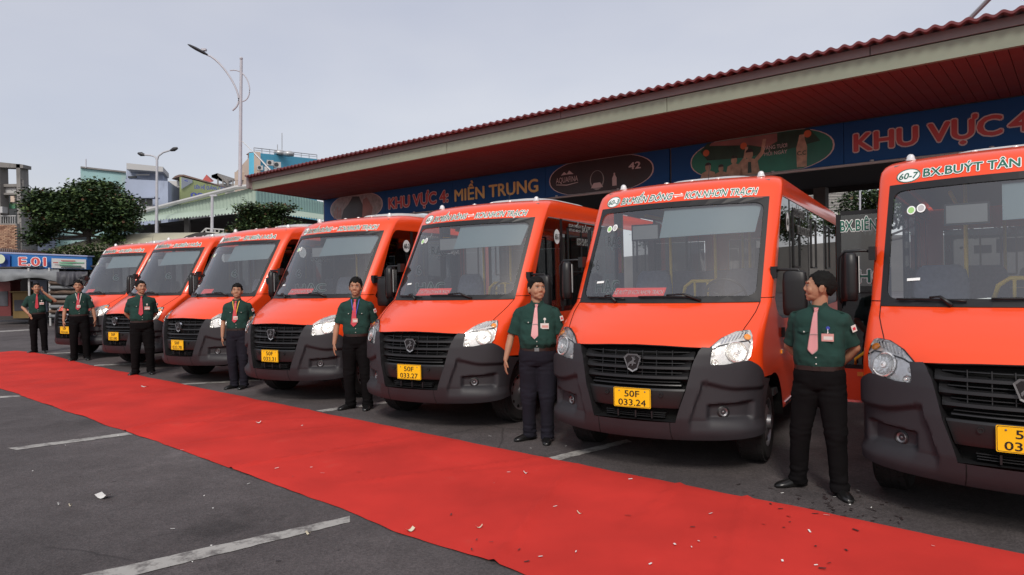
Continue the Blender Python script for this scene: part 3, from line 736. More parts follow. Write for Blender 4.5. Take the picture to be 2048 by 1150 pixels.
def build_roof_gear(root):
    for s in (-1, 1):
        y = 1.50; z = 2.672; b = MB()
        b.lathe([(.040, 0), (.040, .012), (.034, .016), (.030, .040), (.018, .055), (.002, .060)], (s * .74, y, z - .008), 'Z', 16); b.build('clearance_lamp', m_lampgrey, root, smooth=True, angle=50)
    for x in (-.28, 0, .28):
        b = MB(); b.lathe([(.03, 0), (.026, .012), (.002, .018)], (x, 1.62, 2.700), 'Z', 10); b.build('clearance_lamp', m_lampgrey, root, smooth=True)
    b = MB(); rings = []
    for (z, kx, ky) in ((2.70, 1, 1), (2.76, .99, .98), (2.80, .90, .90), (2.81, .7, .8)):
        rings.append([(.56 * kx * math.copysign(abs(math.cos(t)) ** .5, math.cos(t)), 3.0 + .95 * ky * math.copysign(abs(math.sin(t)) ** .5, math.sin(t)), z) for t in [2 * math.pi * i / 28 for i in range(28)]])
    b.loft(rings); b.build('roof_cooling_unit', m_roofunit, root, smooth=True, angle=40)
    b = MB(); b.tube([(.10, 1.9, 2.71), (.11, 1.93, 2.92)], .003, 5); b.build('aerial', m_black, root)
    for s in (-1, 1):
        a = s * 1.0
        f = empty('fog_lamp'); f.parent = root
        c = BP(s * .90, .545, .0); b = MB(); nn = (SP(s * .9, .545, .1) - SP(s * .9, .545, 0)).normalized()
        q = nn.to_track_quat('Z', 'Y').to_matrix()
        def dis(prof, nm, m):
            vs = []; fs = []; n = 18
            for r_, h_ in prof:
                for k in range(n): t = 2 * math.pi * k / n; vs.append(c + q @ Vector((r_ * math.cos(t), r_ * math.sin(t), h_)))
            for i in range(len(prof) - 1):
                for k in range(n): fs.append((i * n + k, i * n + (k + 1) % n, (i + 1) * n + (k + 1) % n, (i + 1) * n + k))
            MB().add(vs, fs).build(nm, m, f, smooth=True, angle=50)
        dis([(.050, -.03), (.052, .004), (.043, .008), (.038, .003)], 'fog_lamp_ring', m_black)
        dis([(.038, .002), (.034, .007), (.024, .0), (.012, -.006), (.008, .004), (.001, .006)], 'fog_lamp_glass', m_rim)

ORANGE_LINE = {}
def header_map(a0, z0, tilt=0.):
    def f(x, y, l):
        z = z0 + y + tilt * x; wc = sec(z)[2]; return SP(a0 + x / wc, z, l)
    return f
def build_lettering(root, num, left, right):
    """route lettering on the header and the route number"""
    o = patch('route_disc', ellipse(-.845, 2.497, .105, .062, 26), m_whitetxt, root, lo=0, hi=.003, du=.05)
    n2 = MB(); 
    ring_patch('disc_rim', ellipse(-.845, 2.497, .105, .062, 26), ellipse(-.845, 2.497, .096, .055, 26), m_greentxt, o, hi=.0042)
    if num: put_text('route_number', num, header_map(-.925, 2.468), .142, .056, [m_greentxt], o, bold=.02, shear=.15, lift=(.004, .005))
    L = [m_greentxt, m_whitetxt]
    if num == '60-7':
        put_text('route_lettering', left, header_map(-.715, 2.466), .86, .075, L, root, bold=.02, outline=.055, shear=0)
        return
    put_text('route_lettering', left, header_map(-.71, 2.452), .585, .073, L, root, bold=.012, outline=.075, shear=.22)
    ar = [(-.05, .030), (.02, .030), (.02, .044), (.05, .024), (-.05, .024)]
    for k in (0, 1):
        pts = [(x * (1 - 2 * k), (z - .018) * (1 - 2 * k)) for x, z in ar]
        patch('arrow', [((x) / .867 + .035, z + 2.492) for x, z in pts], m_whitetxt, root, lo=0, hi=.003)
    put_text('route_lettering', right, header_map(.115, 2.450), .665, .073, L, root, bold=.012, outline=.075, shear=.22)

def side_letter(root, s, y0, z0, txt, w, h, mats, nm='side_lettering', **k):
    X = s * .9655
    def f(x, y, l): return (X + s * (l - .004), (y0 + x) if s > 0 else (y0 - x), z0 + y)
    return put_text(nm, txt, f, w, h, mats, root, **k)

# ---- assemble the source bus
def make_bus():
    root = empty('minibus')
    build_skin(root); build_grille(root); build_emblem(root)
    for s in (-1, 1): build_headlight(root, s)
    build_windscreen(root); build_side(root)
    build_wheel(root, -1, .70); build_wheel(root, 1, .70); build_wheel(root, -1, 4.40); build_wheel(root, 1, 4.40)
    for s in (-1, 1): build_mirror(root, s)
    build_inside(root); build_roof_gear(root)
    b = MB(); b.ellipsoid((0, 0, 0), (1, 1, 1))
    # round route number on the side glass
    for s in (1,):
        b = MB(); c = (.9645, 1.62, 2.20); n = 26
        b.add([(c[0], c[1] + .085 * math.cos(2 * math.pi * k / n), c[2] + .095 * math.sin(2 * math.pi * k / n)) for k in range(n)], [tuple(range(n))])
        d = b.build('side_route_disc', m_whitetxt, root)
    return root
bus0 = make_bus(); door0 = build_door(bus0)

# windscreen card and window lettering, per bus
def card(root, txt, a0=-.60, w=.56):
    c = empty('dashboard_card'); c.parent = root
    P0 = SP(a0, 1.492, -.05); P1 = SP(a0 + w / .88, 1.492, -.05); up = Vector((.02, .07, .105)); u = (P1 - P0)
    b = MB(); b.prism([P0, P1, P1 + up, P0 + up + u * .03], (0, .004, 0)); b.build('card_board', m_redsign, c)
    if txt: put_text('card_lettering', txt, lambda x, y, l: P0 + u.normalized() * (x + .012) + up * ((y + .055) / .13) + Vector((0, -.004, 0)), u.length * .95, .050, [m_whitetxt], c, bold=.01, shear=.15)
BUSES = [
 ('b66', (-10.083, 15.501, -25.90), '', 'BX.MIỀN ĐÔNG', 'BX.BIÊN HÒA', '50F', '033.66', '', 'orange minibus farthest away, at the left end of the row, plate 50F 033.66', 0),
 ('b80', (-7.77, 13.486, -28.37), '', 'BX.MIỀN ĐÔNG', 'BX.BIÊN HÒA', '50F', '033.80', '', 'orange minibus with plate 50F 033.80, second from the far end of the row', 0),
 ('b78', (-5.464, 11.405, -30.34), '', 'BX.AN SƯƠNG', 'BX.BIÊN HÒA', '50F', '033.78', '', 'orange minibus with plate 50F 033.78, third from the far end of the row', 0),
 ('b31', (-3.251, 9.538, -29.05), '60-3', 'BX.MIỀN ĐÔNG', 'KCN.NHƠN TRẠCH', '50F', '033.31', '60-3', 'orange minibus with plate 50F 033.31, in the middle of the row', 1),
 ('b27', (-1.032, 7.701, -29.53), '60-3', 'BX.MIỀN ĐÔNG', 'KCN.NHƠN TRẠCH', '50F', '033.27', '60-3', 'orange minibus with plate 50F 033.27, third from the near end of the row', 1),
 ('b24', (1.144, 5.904, -31.46), '60-3', 'BX.MIỀN ĐÔNG', 'KCN.NHƠN TRẠCH', '50F', '033.24', '60-3', 'orange minibus with plate 50F 033.24, seen whole beside the nearest man', 1),
 ('b07', (3.259, 4.236, -35.62), '60-7', 'BX.BUÝT TÂN PHÚ', '', '50F', '033.', '60-7', 'orange minibus of route 60-7 cut off by the right edge of the photo', 2)]
LEAN = R(-.502)
for i, (key, (bx_, by_, yaw), num, tl, tr, p1_, p2_, sd, lab, kind) in enumerate(BUSES):
    b = bus0 if i == len(BUSES) - 1 else copy_tree(bus0)
    b.location = (bx_, by_, 0); b.rotation_euler = (0, LEAN, R(yaw)); b.scale = (1, 1, 1)
    tag(b, lab, 'minibus', 'orange minibuses parked side by side')
    build_lettering(b, num, tl, tr); build_plate(b, p1_, p2_)
    turn = (5, -4, 3, 0, -7, 2, -3)[i]
    for ch in b.children:
        if ch.name.startswith('wheel') and ch.type == 'EMPTY' and ch.location.y < 1: ch.rotation_euler = (0, 0, R(turn))
    if kind == 1:
        card(b, 'XE BUÝT ĐI KCN NHƠN TRẠCH')
        side_letter(b, 1, 2.0, 2.30, 'BX.MIỀN ĐÔNG', .75, .085, [m_blacktxt, m_whitetxt], bold=.02, outline=.045)
        side_letter(b, 1, 2.25, 2.12, 'KCN.NHƠN TRẠCH', .85, .085, [m_blacktxt, m_whitetxt], bold=.02, outline=.045)
    if kind == 0: card(b, '', -.62, .40)
    if sd: side_letter(b, 1, 1.555, 2.165, sd, .13, .075, [m_blacktxt], 'side_route_number', bold=.02)
    # lettering on the kerb-side windows, seen from inside through the windscreen
    if kind == 1:
        for tx, y0, z0, w_, h_ in (('RẠC', 1.50, 2.04, .38, .12), ('HẠC', 1.14, 1.52, .66, .13), ('6', 1.15, 1.76, .10, .13)):
            put_text('window_lettering', tx, lambda x, y, l, y0=y0, z0=z0: (-.950 + l, y0 + x, z0 + y), w_, h_, [m_greentxt, m_film], b, bold=.0, outline=.07)
    if kind == 0:
        put_text('window_lettering', '6', lambda x, y, l: (-.950 + l, 1.55 + x, 1.80 + y), .12, .14, [m_greentxt, m_film], b, bold=.0, outline=.07)
    if kind == 2:
        # sheet of paper on the dashboard
        pb = MB(); pb.prism([SP(-.50, 1.462, -.05), SP(-.15, 1.462, -.05), SP(-.14, 1.51, -.06), SP(-.22, 1.53, -.07), SP(-.33, 1.52, -.07), SP(-.35, 1.475, -.06)], (0, .003, 0)); pb.build('paper_sheet', m_whitetxt, b)
        put_text('paper_number', '098', lambda x, y, l: SP(-.31 + x, 1.475 + y, -.046), .11, .03, [m_blacktxt], b, bold=.0)
# lettering on the open door of the nearest bus
for ch in bus0.children:
    if ch.name.startswith('open_door'):
        for (tx, x0, z0, w_, h_) in (('BX.BIÊN HÒA', -.42, 2.11, .56, .11), ('HỐ', -.27, 1.60, .25, .13)):
            put_text('door_lettering', tx, lambda x, y, l, x0=x0, z0=z0: (x0 + x, .0 - l + .012, z0 + y), w_, h_, [m_greentxt, m_whitetxt], ch, bold=.02, outline=.05)
# ================================================================== GROUND
def asphalt():
    m = bpy.data.materials.new('asphalt'); m.use_nodes = True; t = m.node_tree; b = t.nodes['Principled BSDF']; A = t.nodes.new; Lk = t.links.new
    tc = A('ShaderNodeTexCoord')
    def noi(s, d=4, r=.6): n = A('ShaderNodeTexNoise'); n.inputs['Scale'].default_value = s; n.inputs['Detail'].default_value = d; n.inputs['Roughness'].default_value = r; Lk(tc.outputs['Object'], n.inputs[0]); return n
    def mr(src, a, b_, c, d): n = A('ShaderNodeMapRange'); n.inputs[1].default_value = a; n.inputs[2].default_value = b_; n.inputs[3].default_value = c; n.inputs[4].default_value = d; Lk(src, n.inputs[0]); return n.outputs[0]
    def mul(x, y): n = A('ShaderNodeMath'); n.operation = 'MULTIPLY'; Lk(x, n.inputs[0]); Lk(y, n.inputs[1]); return n.outputs[0]
    big = mr(noi(.35, 5).outputs[0], .3, .7, .58, 1.34)
    mid = mr(noi(2.2, 5, .7).outputs[0], .3, .7, .86, 1.12)
    vo = A('ShaderNodeTexVoronoi'); vo.inputs['Scale'].default_value = 75; Lk(tc.outputs['Object'], vo.inputs[0])
    sep = A('ShaderNodeSeparateColor'); Lk(vo.outputs['Color'], sep.inputs[0])
    gr = mr(sep.outputs[0], 0, 1, .76, 1.24)
    fine = mr(noi(160, 2).outputs[0], .3, .7, .8, 1.2)
    # hair cracks
    dn = noi(1.2, 4); mxv = A('ShaderNodeMix'); mxv.data_type = 'VECTOR'; mxv.inputs[0].default_value = .12
    Lk(tc.outputs['Object'], mxv.inputs[4]); Lk(dn.outputs['Color'], mxv.inputs[5])
    cr = A('ShaderNodeTexVoronoi'); cr.feature = 'DISTANCE_TO_EDGE'; cr.inputs['Scale'].default_value = .45; Lk(mxv.outputs[1], cr.inputs[0])
    crack = mr(cr.outputs['Distance'], 0, .006, .55, 1)
    crm = mr(noi(.25, 2).outputs[0], .5, .6, 1, 0)   # only in places
    cx = A('ShaderNodeMath'); cx.operation = 'MAXIMUM'; Lk(crack, cx.inputs[0]); Lk(crm, cx.inputs[1])
    f = mul(mul(mul(big, mid), mul(gr, fine)), cx.outputs[0])
    oil = mr(noi(.8, 4, .6).outputs[0], .56, .70, 1, .5); f = mul(f, oil)
    pale = mr(noi(1.3, 6, .72).outputs[0], .56, .70, 1, 1.45); f = mul(f, pale)
    h = A('ShaderNodeMix'); h.data_type = 'RGBA'; h.blend_type = 'MULTIPLY'; h.inputs[0].default_value = 1; h.inputs[6].default_value = (.080, .069, .069, 1)
    Lk(f, h.inputs[7]); Lk(h.outputs[2], b.inputs['Base Color'])
    Lk(mr(mid, .86, 1.12, .88, .72), b.inputs['Roughness']); b.inputs['Specular IOR Level'].default_value = .35
    bp = A('ShaderNodeBump'); bp.inputs['Strength'].default_value = .55; bp.inputs['Distance'].default_value = .006
    Lk(vo.outputs['Distance'], bp.inputs['Height']); Lk(bp.outputs[0], b.inputs['Normal'])
    return m
m_asphalt = asphalt()
b = MB(); n = 40
b.quad((-400, -60, 0), (400, -60, 0), (400, 700, 0), (-400, 700, 0)); tag(b.build('ground', m_asphalt), kind='structure')
def worn_paint():
    m = bpy.data.materials.new('worn_line_paint'); m.use_nodes = True; t = m.node_tree; b = t.nodes['Principled BSDF']; A = t.nodes.new; Lk = t.links.new
    tc = A('ShaderNodeTexCoord'); n = A('ShaderNodeTexNoise'); n.inputs['Scale'].default_value = 6; n.inputs['Detail'].default_value = 8; n.inputs['Roughness'].default_value = .75
    Lk(tc.outputs['Object'], n.inputs[0]); r = A('ShaderNodeValToRGB'); r.color_ramp.elements[0].position = .40; r.color_ramp.elements[0].color = (.13, .12, .115, 1)
    r.color_ramp.elements[1].position = .54; r.color_ramp.elements[1].color = (.34, .33, .31, 1)
    Lk(n.outputs[0], r.inputs[0]); Lk(r.outputs[0], b.inputs['Base Color']); b.inputs['Roughness'].default_value = .8; return m
m_line = worn_paint()
def stripe(c0, c1, c2, c3):
    """quad of ground pixels: c0-c1 upper edge, c3-c2 lower edge"""
    P0, P1, P2, P3 = [G(*c) for c in (c0, c1, c2, c3)]; b = MB(); n = 24; up = []; lo = []
    for i in range(n + 1):
        f = i / n; a = P0.lerp(P1, f); d = P3.lerp(P2, f); u = (a - d).normalized()
        up.append(a + u * rnd.uniform(-.008, .008) + Vector((0, 0, .004))); lo.append(d + u * rnd.uniform(-.008, .008) + Vector((0, 0, .004)))
    b.add(up + lo, [(i, i + 1, n + 2 + i, n + 1 + i) for i in range(n)])
    tag(b.build('parking_line', m_line), kind='structure')
stripe((150, 1154), (700, 1033), (700, 1045), (258, 1154)); stripe((15.7, 896.8), (254, 865.5), (266, 869.4), (33, 900.7))
stripe((1086, 918), (1253, 879), (1264, 884), (1110.6, 923)); stripe((632, 821.5), (800, 799.5), (800, 803.5), (645, 824.5))
stripe((348, 768.5), (520, 759), (520, 761.5), (352, 771)); stripe((0, 792.7), (37, 790.8), (41, 793.2), (0, 796.6))
stripe((188, 730), (300, 725.5), (300, 727.5), (188, 732.3)); stripe((94, 706.6), (200, 702.5), (200, 704), (94, 708.2)); stripe((-40, 664), (60, 658.6), (60, 660.8), (-40, 666.8))

# ------------------------------------------------------------------ red carpet
def carpet():
    UP = [(-6, 4.96), (0.5, 4.95), (1.6, 4.97), (4, 4.93), (6.2, 4.93), (9, 4.92), (12.5, 4.93), (16, 4.95), (18.5, 5.08), (20.0, 5.03), (20.9, 4.9)]
    LO = [(-6, 2.86), (2.5, 2.90), (3.4, 2.89), (5, 2.93), (7.5, 2.96), (10, 2.94), (13, 2.93), (16, 2.95), (20.9, 2.92)]
    b = MB(); T = []; t = -6.
    while t < 20.9: T.append(t); t += .045 if t < 9 else .09
    nn = 30; vs = []
    folds = [(rnd.uniform(-4, 20), rnd.uniform(-.9, .9), rnd.uniform(.02, .05), rnd.uniform(.006, .020), rnd.uniform(0, .4), rnd.uniform(.55, 1)) for _ in range(34)]
    folds += [(3.05, .42, .022, .032, .0, .75), (5.6, -.25, .022, .028, .0, .8), (1.6, .3, .02, .024, .1, 1), (8.6, .3, .03, .026, 0, .6), (4.3, -.5, .02, .022, .3, 1), (2.3, .15, .018, .02, .5, 1), (10.8, .2, .03, .024, 0, .8)]
    for t in T:
        lo = lerp_tab(LO, t) + .04 * noise.noise((t * 1.3, 0, 3)) + .010 * noise.noise((t * 5, 0, 9)); up = lerp_tab(UP, t) + .022 * noise.noise((t * 1.3, 5, 3)) + .010 * noise.noise((t * 5, 5, 9))
        for j in range(nn + 1):
            f = j / nn; n_ = lo + (up - lo) * f; z = .015 + .009 * noise.noise((t * 1.7, n_ * 1.7, 0)) + .002 * noise.noise((t * 9, n_ * 9, 0))
            for ft, sl, wd, hh, f0, f1 in folds:
                d = (t - ft - sl * (n_ - 3.9))
                if abs(d) < wd * 4: z += hh * math.exp(-(d / wd) ** 2) * sstep(f0 - .15, f0 + .1, f) * (1 - sstep(f1 - .1, f1 + .2, f))
            if j in (0, nn): z = .0055 + max(0, z - .013) * .9
            vs.append(RN(t, n_, z))
    k = nn + 1
    b.add(vs, [(i * k + j, i * k + j + 1, (i + 1) * k + j + 1, (i + 1) * k + j) for i in range(len(T) - 1) for j in range(nn)])
    m = mat('red_carpet_cloth', (.52, .034, .026), .92, spec=.15, var=.16, vscale=1.1, bump=.35, bscale=300, dirt=((.50, .06, .045), 2.2, .62))
    o = b.build('red_carpet', m, smooth=True); tag(o, 'long creased red carpet laid on the asphalt in front of the buses', 'carpet')
carpet()

# ------------------------------------------------------------------ litter
m_paper = mat('scrap_paper', (.72, .71, .68), .7); m_cream = mat('scrap_cream', (.62, .56, .42), .7); m_darkscrap = mat('scrap_dark', (.03, .02, .02), .5)
def scrap(px, py, w, h, m, lab, rz=.3, z=.004, curl=.02, on=False):
    w, h = w * .8, h * .8; p = G(px, py, z + (.012 if on else 0)); b = MB(); vs = []
    for i in range(5):
        for j in range(2): vs.append(((i / 4 - .5) * w, (j - .5) * h, curl * (abs(i / 4 - .5) * 2) ** 2 + .003))
    b.add(vs, [(2 * i, 2 * i + 1, 2 * i + 3, 2 * i + 2) for i in range(4)])
    o = b.build('paper_scrap', m); o.location = p; o.rotation_euler = (0, 0, rz); tag(o, lab, 'scrap of paper')
scrap(208, 995, .13, .09, m_paper, 'largest white paper sheet lying on the bare asphalt at left', -.2, curl=.03)
scrap(517, 846, .07, .05, m_paper, 'white crumpled scrap in the middle of the red carpet', .4, on=True)
scrap(289, 774, .12, .06, m_paper, 'white scrap on the far left part of the red carpet', .2, on=True)
scrap(820, 1062, .07, .05, m_cream, 'cream scrap on the near edge of the carpet beside clear tape', .6, on=True)
scrap(958, 1056, .06, .018, m_cream, 'short cream strip in the middle of the near carpet', .3, on=True)
scrap(617, 1069, .045, .025, m_cream, 'cream chip on the asphalt below the nearest parking line', -.3)
scrap(1052, 947, .05, .025, m_paper, 'pale scrap on the carpet near its far edge in front of the nearest whole bus', -.2, on=True)
scrap(1160, 1028, .055, .015, m_cream, 'thin pale strip on the carpet right of the cream strip', -.5, on=True)
scrap(118, 1010, .02, .02, m_paper, 'tiny white chip on asphalt left of the white sheet', .1); scrap(141, 1013, .035, .012, m_cream, 'tiny cream chip on asphalt under the white sheet', -.2)
b = MB()
def conf(b, px, py, z, sz):
    p = G(px, py, z); a = rnd.uniform(0, 3.14); l, w_ = sz * rnd.uniform(.6, 2.0), sz * rnd.uniform(.25, .6)
    u = Vector((math.cos(a), math.sin(a), rnd.uniform(-.15, .15))) * l / 2; v = Vector((-math.sin(a), math.cos(a), rnd.uniform(-.2, .2))) * w_ / 2; c = p + Vector((0, 0, .006))
    b.add([c - u - v, c + u - v, c + u + v, c - u + v], [(0, 1, 2, 3)])
bl, bw = MB(), MB()
for _ in range(100):
    x = rnd.uniform(900, 2040); y = rnd.uniform(890, 1140)
    if rnd.random() < (x - 500) / 1600:
        p = G(x, y); nn_ = .647 * p.x + .763 * p.y; conf(bl if rnd.random() < .6 else bw, x, y, .018 if 2.9 < nn_ < 4.95 else .0, .022)
for _ in range(70):
    x, y = rnd.gauss(1690, 55), rnd.gauss(1005, 22)
    if 1500 < x < 2000 and y > 960:
        p = G(x, y); nn_ = .647 * p.x + .763 * p.y
        conf(bl if rnd.random() < .94 else bw, x, y, .018 if 2.9 < nn_ < 4.95 else .0, .026)
for _ in range(35):
    x, y = rnd.uniform(60, 1200), rnd.uniform(740, 1130); p = G(x, y); nn_ = .647 * p.x + .763 * p.y; conf(bw if rnd.random() < .6 else bl, x, y, .018 if 2.9 < nn_ < 4.95 else .0, .018)
tag(bl.build('dark_confetti', m_darkscrap), 'dark confetti flakes strewn over carpet and asphalt', 'confetti', kind='stuff')
tag(bw.build('pale_confetti', m_paper), 'pale confetti flakes strewn over carpet and asphalt', 'confetti', kind='stuff')

# ================================================================== STATION CANOPY
m_fascia = mat('pale_green_fascia', (.235, .265, .20), .6, var=.10, vscale=1.2, dirt=((.22, .21, .18), 1.6, .60), stretch=(1, 1, 3))
m_gutter = mat('mauve_gutter', (.20, .165, .165), .6, var=.12, vscale=3)
m_roofred = mat('red_roof_sheet', (.13, .022, .026), .55, var=.2, vscale=2, dirt=((.12, .04, .035), 3, .6))
m_soffit = mat('red_soffit', (.20, .045, .040), .6, var=.08, vscale=2)
m_soffit2 = mat('red_soffit_darker', (.165, .038, .034), .62, var=.08, vscale=2)
m_signblue = mat('sign_blue', (.012, .085, .26), .6, spec=.25, var=.08, vscale=1)
m_steel = mat('galvanised_steel', (.45, .46, .47), .45, metal=.4, var=.08)
m_paleail = mat('pale_rail', (.45, .42, .40), .5)
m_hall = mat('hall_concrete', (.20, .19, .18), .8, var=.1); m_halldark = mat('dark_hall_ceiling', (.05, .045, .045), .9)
can = empty('station_canopy', RN(8, 12)); can.matrix_world.translation; tag(can, 'long station canopy with red corrugated roof, pale green fascia and red boarded soffit', 'canopy')
cinv = Matrix.Translation(-can.location)
def cpart(b, name, m, parent=can, **k):
    o = b.build(name, m, parent, **k); o.matrix_parent_inverse = cinv; return o
T0, T1 = -5.0, 19.08
def rbox(b, t0, t1, n0, n1, z0, z1):
    vs = [RN(t, n, z) for z in (z0, z1) for n in (n0, n1) for t in (t0, t1)]
    return b.add(vs, [(0, 2, 3, 1), (4, 5, 7, 6), (0, 1, 5, 4), (2, 6, 7, 3), (0, 4, 6, 2), (1, 3, 7, 5)])
seams = [T0, .03, 5.34, 10.66, 15.97, T1]
for a, c in zip(seams, seams[1:]):
    b = MB(); rbox(b, a + .006, c - .006, 10.42, 10.5, 4.46, 4.695); cpart(b, 'fascia_panel', m_fascia)
    b = MB(); rbox(b, a + .006 + 2.2, min(c + 2.2, T1) - .006, 10.40, 10.5, 4.71, 4.835); cpart(b, 'gutter', m_gutter)
b = MB(); rbox(b, T0, T1 - .05, 10.46, 10.55, 4.69, 4.73); cpart(b, 'fascia_shadow_strip', m_halldark)  # solid dark strip; the shadow under the gutter is put into its colour
b = MB(); n = 0; vs = []; t = T0
while t < T1 + .02:
    ph = 2 * math.pi * t / .18; z = .021 * math.cos(ph)
    t2 = t + (.75 if False else 0)
    for q, zz in ((10.22, 4.865), (24, 6.4)):
        tt = t + (0 if q < 11 else (t - T0) / (T1 - T0) * 5.)
        vs.append(RN(tt, q, zz + z)); vs.append(RN(tt, q, zz + z - .035))
    t += .18 / 8; n += 1
fs = []
for i in range(n - 1):
    a, c = i * 4, (i + 1) * 4
    fs += [(a, c, c + 2, a + 2), (a + 1, a + 3, c + 3, c + 1), (a, a + 1, c + 1, c), (a + 2, c + 2, c + 3, a + 3)]
b.add(vs, fs); cpart(b, 'roof_sheet', m_roofred, smooth=True, angle=40)
# soffit boards, fascia to signboard, with fine open joints
SN0, SN1 = 10.48, 13.46
def send(t_):   # skewed end: boards past the corner start further back
    return SN0 + max(0, (t_ - T1)) * (SN1 - SN0) / .80
bd = None; t = T0; q = 0
while t < 19.85:
    b = MB(); L_ = SN1 - send(t)
    if bd is None or t > T1 - .16:
        rbox(b, 0, .142, 0, max(L_, .05), 4.478, 4.50)
        me = b.mesh('soffit_board', [m_soffit if q % 2 else m_soffit2])
        if t <= T1 - .16: bd = me
    else: me = bd
    o = link('soffit_board', me, can); o.matrix_parent_inverse = cinv; o.location = RN(t, send(t), rnd.uniform(-.0015, .0015)); t += .15; q += 1
b = MB(); rbox(b, T0, T1 - .1, 10.5, 13.5, 4.51, 4.53); cpart(b, 'soffit_deck', m_halldark)
b = MB(); b.prism([RN(T1, 10.40, 4.46), RN(T1 + .02, 10.42, 4.84), RN(20.0, 13.6, 4.84), RN(19.98, 13.6, 4.46)], RN(-.06, 0)); cpart(b, 'end_trim', m_gutter)
b = MB(); rbox(b, T1 - .02, T1 + .12, 10.32, 10.62, 4.52, 4.84); cpart(b, 'gutter_box', m_gutter)
for t in (17.5, 11.6, 5.6, -.4):
    b = MB(); rbox(b, t - .16, t + .16, 13.75, 14.07, 0, 3.66); cpart(b, 'column', m_hall)
    b = MB(); rbox(b, t - .16, t + .16, 20.0, 20.32, 0, 4.1); cpart(b, 'column', m_hall)
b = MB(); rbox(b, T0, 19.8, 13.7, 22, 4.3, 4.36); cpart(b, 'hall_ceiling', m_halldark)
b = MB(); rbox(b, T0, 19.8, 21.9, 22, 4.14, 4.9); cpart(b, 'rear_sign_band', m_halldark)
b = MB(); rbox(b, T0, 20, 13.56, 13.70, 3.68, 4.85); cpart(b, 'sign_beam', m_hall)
b = MB(); b.tube([RN(-5, 13.38, 3.655), RN(19.9, 13.38, 3.655)], .026, 8); cpart(b, 'sign_rail', m_paleail, smooth=True)
for k in range(14):
    b = MB(); p = RN(18.6 - 1.75 * k, 13.36, 3.69); b.box(p, (.05, .05, .03)); cpart(b, 'rail_clip', m_steel)
# platform kerb behind the buses
b = MB(); rbox(b, -8, 20, 12.9, 22, -.02, .14); tag(b.build('platform', mat('platform_concrete', (.22, .21, .20), .8, var=.15, vscale=2)), kind='structure')

# ------------------------------------------------------------------ signboards
m_sred = mat('sign_red', (.55, .07, .07), .45); m_scream = mat('sign_cream', (.75, .55, .20), .45); m_spink = mat('sign_pale', (.62, .52, .50), .45)
m_picdark = mat('picture_black', (.035, .022, .022), .4, var=.2, vscale=2); m_picgreen = mat('picture_green', (.02, .20, .13), .4, var=.35, vscale=1.3)
m_picgreen2 = mat('picture_dark_green', (.02, .06, .035), .4, var=.35, vscale=4); m_skinprint = mat('picture_skin', (.45, .32, .22), .5, var=.3, vscale=9)
m_pinkprint = mat('picture_pink', (.30, .15, .13), .5, var=.3, vscale=2); m_greyprint = mat('picture_grey', (.30, .28, .27), .5, var=.3, vscale=8); m_orangeprint = mat('picture_orange', (.6, .16, .06), .5)
SNP = 13.5
def SM(t0, z0, dn=0): return lambda x, y, l: RN(t0 - x, SNP - .004 - l - dn, z0 + y)
def sboard(t0, t1, label):
    s = empty('signboard', RN((t0 + t1) / 2, SNP, 3.68)); tag(s, label, 'signboard')
    return s
def spart(s, b, name, m): o = b.build(name, m, s); o.matrix_parent_inverse = Matrix.Translation(-s.location); return o
def sflat(s, pts, name, m, lift):
    b = MB(); b.add([RN(t, SNP - lift, z) for t, z in pts], [tuple(range(len(pts)))]); return spart(s, b, name, m)
def stxt(s, txt, t0, z0, w_, h_, mats, **k):
    r = put_text('sign_lettering', txt, SM(t0, z0, k.pop('dn', 0.)), w_, h_, mats, s, **k); r[0].matrix_parent_inverse = Matrix.Translation(-s.location)
def oval(t0, t1, z0=3.70, z1=4.48, bulge=.9):
    tc, zc = (t0 + t1) / 2, (z0 + z1) / 2; ra = (t0 - t1) / 2; pts = []
    rb = (z1 - z0) / 2 * 1.18
    for k in range(40):
        a = 2 * math.pi * k / 40; pts.append((tc - ra * math.copysign(abs(math.cos(a)) ** bulge, math.cos(a)), max(z0, min(z1, zc + rb * math.copysign(abs(math.sin(a)) ** bulge, math.sin(a))))))
    return pts
def shrink(pts, d): 
    tc = sum(p[0] for p in pts) / len(pts); zc = sum(p[1] for p in pts) / len(pts); return [(tc + (t - tc) * (1 - d), zc + (z - zc) * (1 - d * 1.0)) for t, z in pts]
s1 = sboard(19.87, 6.87, 'blue signboard under the canopy reading KHU VỰC 4: MIỀN TRUNG')
for a, c in ((19.87, 16.6), (16.59, 13.6), (13.59, 10.3), (10.29, 6.88)):
    b = MB(); rbox(b, c, a, SNP, SNP + .05, 3.68, 4.47); spart(s1, b, 'sign_panel', m_signblue)
o1 = oval(19.51, 16.71); sflat(s1, o1, 'picture_rim', m_spink, .004); sflat(s1, shrink(o1, .03), 'picture', m_greyprint, .008)
sflat(s1, [(18.9, 3.71), (17.6, 3.71), (17.7, 4.1), (17.9, 4.42), (18.25, 4.44), (18.5, 4.2), (18.75, 4.05)], 'picture_figure', m_picdark, .011)
sflat(s1, [(17.75, 3.75), (17.3, 3.72), (17.2, 4.0), (17.5, 4.36), (17.7, 4.3)], 'picture_figure', m_pinkprint, .012)
for k in range(5): sflat(s1, [(19.3 - .09 * k, 3.78), (19.25 - .09 * k, 3.78), (19.25 - .09 * k, 4.05 + .06 * (k % 3)), (19.3 - .09 * k, 4.05 + .06 * (k % 3))], 'picture_tower', m_pinkprint, .010)
stxt(s1, 'KHU VỰC 4:', 16.40, 3.90, 2.62, .34, [m_sred, m_spink], bold=.035, outline=.035, lift=(.012, .016))
stxt(s1, 'MIỀN TRUNG', 13.50, 3.88, 2.98, .34, [m_scream], bold=.03, lift=(.012, .016))
o2 = oval(10.17, 7.25); sflat(s1, o2, 'picture_rim', m_spink, .004); sflat(s1, shrink(o2, .022), 'picture', m_picdark, .008)
